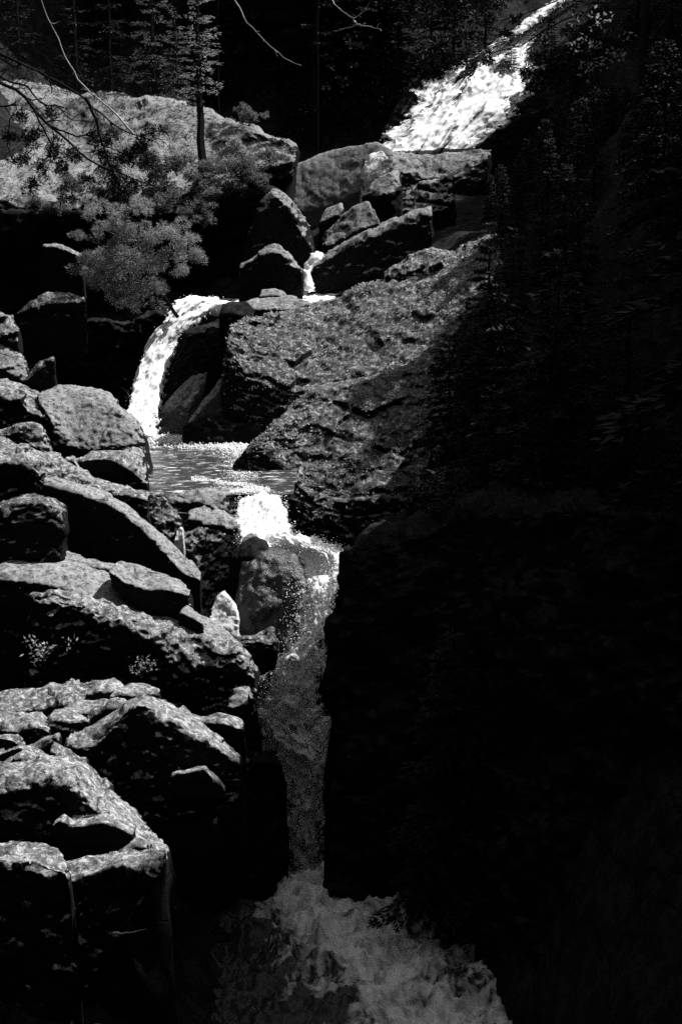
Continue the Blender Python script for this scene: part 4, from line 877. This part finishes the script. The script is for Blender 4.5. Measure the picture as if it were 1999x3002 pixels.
shrub('sparse leafy plant in the black hollow under the lichen slab', 125, 1900, 46, 19.6, 'leaf', 261, 5, 0.07, 0.035, 'leafy_plant')
shrub('two small leaf sprays sprouting by the black hollow', 400, 1960, 30, 19.4, 'leaf', 262, 2, 0.05, 0.025, 'leafy_plant')
for k, (a, b_, r) in enumerate([(590, 605, 40), (560, 630, 34), (480, 600, 36), (100, 600, 30), (160, 600, 24)]):
    shrub('tuft of shrub drooping from the underside of the dome edge', a, b_, r, 42.0, 'palegreen', 280 + k)
def dome_back(px, py):
    V = ROCKS['dome'][1]; pxv = CX + F*V[:, 0]/V[:, 1]; near = V[np.abs(pxv - px) < 25]; p = near[np.argmax(near[:, 2]/near[:, 1])]
    return at(px, py, p[1] + 1.5)
# slender spruce sapling on the dome
sb = at(592, 455, 44.3); (tv, tf), (cv, cf) = conifer(6.4, 0.9, 41, whorls=26, per=4, h0=0.30, dens=55, leaf=0.10, width=0.025, sparse=0.8, droop=0.1)
tree_from('spruce_sapling', 'slender bare stemmed spruce standing on the bedrock dome', sb, [('trunk', tv, tf, 'bark'), ('crown', cv, cf, 'leaf')])
for k, (px, py, H, R, sd_) in enumerate([(330, 300, 5.0, 1.3, 51), (455, 310, 6.0, 1.5, 52), (520, 320, 4.0, 1.2, 53), (230, 290, 5.5, 1.2, 54), (60, 262, 5.0, 1.2, 55)]):
    (tv, tf), (cv, cf) = conifer(H, R, sd_, whorls=20, per=4, h0=0.12, dens=60, leaf=0.11, width=0.03, sparse=0.75)
    tree_from('spruce_tree', ('thin branchy spruce just behind the crest of the dome, left of the sapling' if False else ['short branchy spruce rising behind the crest of the dome', 'tallest branchy spruce behind the crest of the dome, beside the sapling', 'low bushy spruce behind the dome, nearest the sapling', 'branchy spruce behind the leaning dead stem', 'spruce behind the highest swell of the dome'][k]),
              dome_back(px, py) + [0, 0, -0.5], [('trunk', tv, tf, 'bark'), ('crown', cv, cf, 'palegreen' if k in (1, 2) else 'needles')])
# dead wood
def dead(name, label, px_path, D, r0, seed, n_tw, ln, mat='deadwood', cat='branch', depth=1, parent=None):
    rng = np.random.default_rng(seed)
    pts = [at(p[0], p[1], p[2] if len(p) > 2 else D) for p in px_path]; main = wiggle(pts, 22, 0.012*D/40, rng)
    br = [(main, np.linspace(r0, r0*0.25, 22))] + twigs(main, r0*0.8, rng, n_tw, ln, depth)
    V, Fq = tubes(br, 5)
    if parent is not None: return link_mesh(name, V, Fq, mat, parent, True)
    return tag(link_mesh(name, V, Fq, mat, None, True), label, cat)
dead('dead_sapling', 'long thin leaning dead stem, pale against the black wood', [(392, 392), (350, 345), (240, 245), (190, 165), (165, 95), (130, 35), (108, -60)], 45.4, 0.035, 61, 6, 0.5, cat='dead tree')
def snag(label, px, D, branches, seed):
    z = gz1((px - CX)/F*D, D); b0 = at(px, 300, D); b0[2] = z - 0.3
    e = empty('dead_tree', b0, label, 'dead tree')
    rng = np.random.default_rng(seed); top = b0 + np.array([0.1, 0.1, 14])
    V, Fq = tubes([(wiggle([b0, top], 14, 0.03, rng), np.linspace(0.022, 0.014, 14))], 7); link_mesh('trunk', V, Fq, 'bark', e)
    for k, (pth, r, nt, ln) in enumerate(branches): dead('branch', None, pth, D, r, seed + k, nt, ln, parent=e)
snag('dark dead tree with one long pale drooping branch', 640, 51, [([(640, -90, 51), (690, 0, 50.6), (722, 62, 50.3), (780, 122, 50), (835, 168, 49.8), (884, 190, 49.7)], 0.028, 7, 0.3)], 71)
snag('dark dead tree with a forked bleached twig', 930, 53, [([(930, -60, 53), (985, 15, 52), (1035, 55, 51.5), (1070, 28, 51.3), (1084, 6, 51.2)], 0.03, 3, 0.25), ([(1035, 55, 51.5), (1046, 70, 51.4), (1085, 76, 51.2), (1112, 84, 51)], 0.026, 3, 0.25), ([(1046, 70, 51.4), (1010, 82, 51.4), (985, 90, 51.4)], 0.02, 2, 0.2)], 75)
# bare dark tree reaching in over the dome
z0 = gz1((-130 - CX)/F*39.5, 39.5); b0 = np.array([(-130 - CX)/F*39.5, 39.5, z0 - 0.3]); e = empty('bare_tree', b0, 'dark leafless tree spreading crooked boughs in front of the bedrock dome', 'tree')
rng = np.random.default_rng(81); top = at(-140, -150, 39.5)
V, Fq = tubes([(wiggle([b0, top], 14, 0.04, rng), np.linspace(0.2, 0.08, 14))], 8); link_mesh('trunk', V, Fq, 'bark', e)
for k, (pth, r) in enumerate([([(-135, 180), (40, 258), (75, 282), (100, 322), (150, 370), (200, 412), (250, 462), (330, 500), (440, 540)], 0.06), ([(-135, 150), (20, 235), (80, 252), (115, 300), (170, 312), (212, 352), (255, 350)], 0.045),
     ([(-135, 220), (0, 315), (50, 302), (30, 350), (20, 420), (40, 480)], 0.04), ([(-135, 100), (100, 200), (250, 285), (268, 312), (300, 332), (330, 362), (400, 400), (470, 380)], 0.05),
     ([(100, 322), (150, 420), (142, 520)], 0.03), ([(250, 285), (280, 340), (300, 420), (330, 500), (350, 560)], 0.05), ([(150, 370), (230, 400), (290, 380), (380, 470)], 0.03)]):
    dead('branch', None, pth, 39.5 - 0.15*k, r, 90 + k, 14, 0.7, 'bark', depth=2, parent=e)
Vq, Fq = clumps([(100, 400, 34), (150, 440, 34), (60, 460, 28), (340, 400, 30), (400, 430, 34), (440, 390, 26), (360, 480, 34), (430, 470, 30), (180, 490, 26), (300, 460, 28), (120, 500, 22), (250, 520, 24), (330, 520, 22), (30, 400, 24), (210, 450, 30), (380, 540, 30), (450, 520, 26), (280, 410, 24), (90, 540, 26), (200, 580, 24), (310, 580, 24), (150, 330, 18), (60, 340, 20)], 39.0, 520, 0.10, 0.03, np.random.default_rng(83))
link_mesh('needle_sprays', Vq, Fq, 'needles', e, False)
# conifer reaching over the upper waterfall
D = 46.0; b0 = np.array([(1850 - CX)/F*D, D, gz1((1850 - CX)/F*D, D) - 0.3]); e = empty('conifer_tree', b0, 'dark conifer stretching a long bough across the upper waterfall', 'tree')
rng = np.random.default_rng(85); V, Fq = tubes([(wiggle([b0, b0 + [0, 0, 10]], 14, 0.03, rng), np.linspace(0.2, 0.05, 14))], 8); link_mesh('trunk', V, Fq, 'bark', e)
for k, (pth, r) in enumerate([([(1850, 20), (1700, 35), (1600, 85), (1530, 132), (1440, 152), (1350, 160), (1270, 155)], 0.035), ([(1850, -40), (1650, -10), (1540, 40), (1440, 62), (1330, 66)], 0.03), ([(1850, 120), (1720, 110), (1620, 160), (1540, 200), (1440, 190)], 0.03), ([(1850, 260), (1700, 250), (1600, 280), (1520, 300)], 0.03)]):
    dead('bough', None, pth, D, r, 110 + k, 10, 0.5, 'bark', depth=2, parent=e)
Vq, Fq = clumps([(1280, 150, 22), (1310, 175, 24), (1350, 180, 22), (1250, 180, 18), (1395, 70, 24), (1350, 100, 24), (1300, 120, 26), (1440, 60, 22), (1480, 100, 14), (1420, 180, 16), (1540, 215, 20), (1570, 170, 24), (1560, 250, 22), (1600, 120, 30), (1640, 180, 34), (1620, 240, 34), (1660, 90, 22), (1700, 260, 40), (1660, 320, 36), (1590, 310, 22), (1800, 300, 50), (1510, 60, 14), (1460, 15, 20)], D, 210, 0.14, 0.045, np.random.default_rng(86), 1.2)
link_mesh('needle_sprays', Vq, Fq, 'needles', e, False)
bough_tree('leafy_tree', 'sunlit leafy sapling sparkling among the dark conifers by the upper waterfall', np.array([(1760 - CX)/F*47.5, 47.5, gz1((1760 - CX)/F*47.5, 47.5) - 0.2]),
    [(1740, 130, 36), (1770, 60, 34), (1790, 165, 36), (1710, 200, 34), (1750, 185, 30), (1820, 160, 26), (1690, 150, 26), (1730, 40, 24), (1690, 60, 24), (1840, 110, 22), (1650, 120, 22)], 44.6, 12, 0.13, 0.09, 'leaf', 88)
# leaf litter and moss on the two big rocks of the right bank
def litter(key, label, n, size, mat, seed, name='leaf_litter'):
    rng = np.random.default_rng(seed); o, V, f = ROCKS[key]; a, b_, c, d_ = (V[f[:, k]] for k in range(4))
    nn = np.cross(b_ - a, d_ - a); ar = np.linalg.norm(nn, axis=1); nn = nn/(ar[:, None] + 1e-9)
    if nn[np.argmax(a[:, 2]), 2] < 0: nn = -nn
    w_ = ar*np.clip(nn[:, 2], 0, 1)*np.clip(fbm(a/0.6, 3, seed) + 0.1, 0.01, 1); i = rng.choice(len(f), n, p=w_/w_.sum())
    c0 = a[i] + (b_[i] - a[i])*rng.random((n, 1)) + (d_[i] - a[i])*rng.random((n, 1)) + nn[i]*0.012
    t = rng.normal(0, 1, (n, 3)); t = t - nn[i]*(t*nn[i]).sum(1, keepdims=True) + nn[i]*rng.uniform(0, 0.9, (n, 1))
    Vq, Fq = leaf_quads(c0, t, size, size*0.6, rng, 1.2); m = link_mesh(name, Vq, Fq, mat, o, False); tag(m, label, None, None, 'stuff')
litter('slope_upper', 'pale fallen leaves strewn over the slope', 2600, 0.07, 'leaf', 300)
litter('slope_lower', 'pale fallen leaves strewn over the rock', 2200, 0.065, 'leaf', 301)
litter('dome', 'dry moss and leaves on the dome', 4500, 0.08, 'drygrass', 302, 'moss')

dead('stick', 'pale curved stick caught on the black rock face below the slabs', [(330, 2735), (360, 2738), (400, 2732), (432, 2724)], 12.9, 0.011, 401, 0, 0.1, cat='stick')
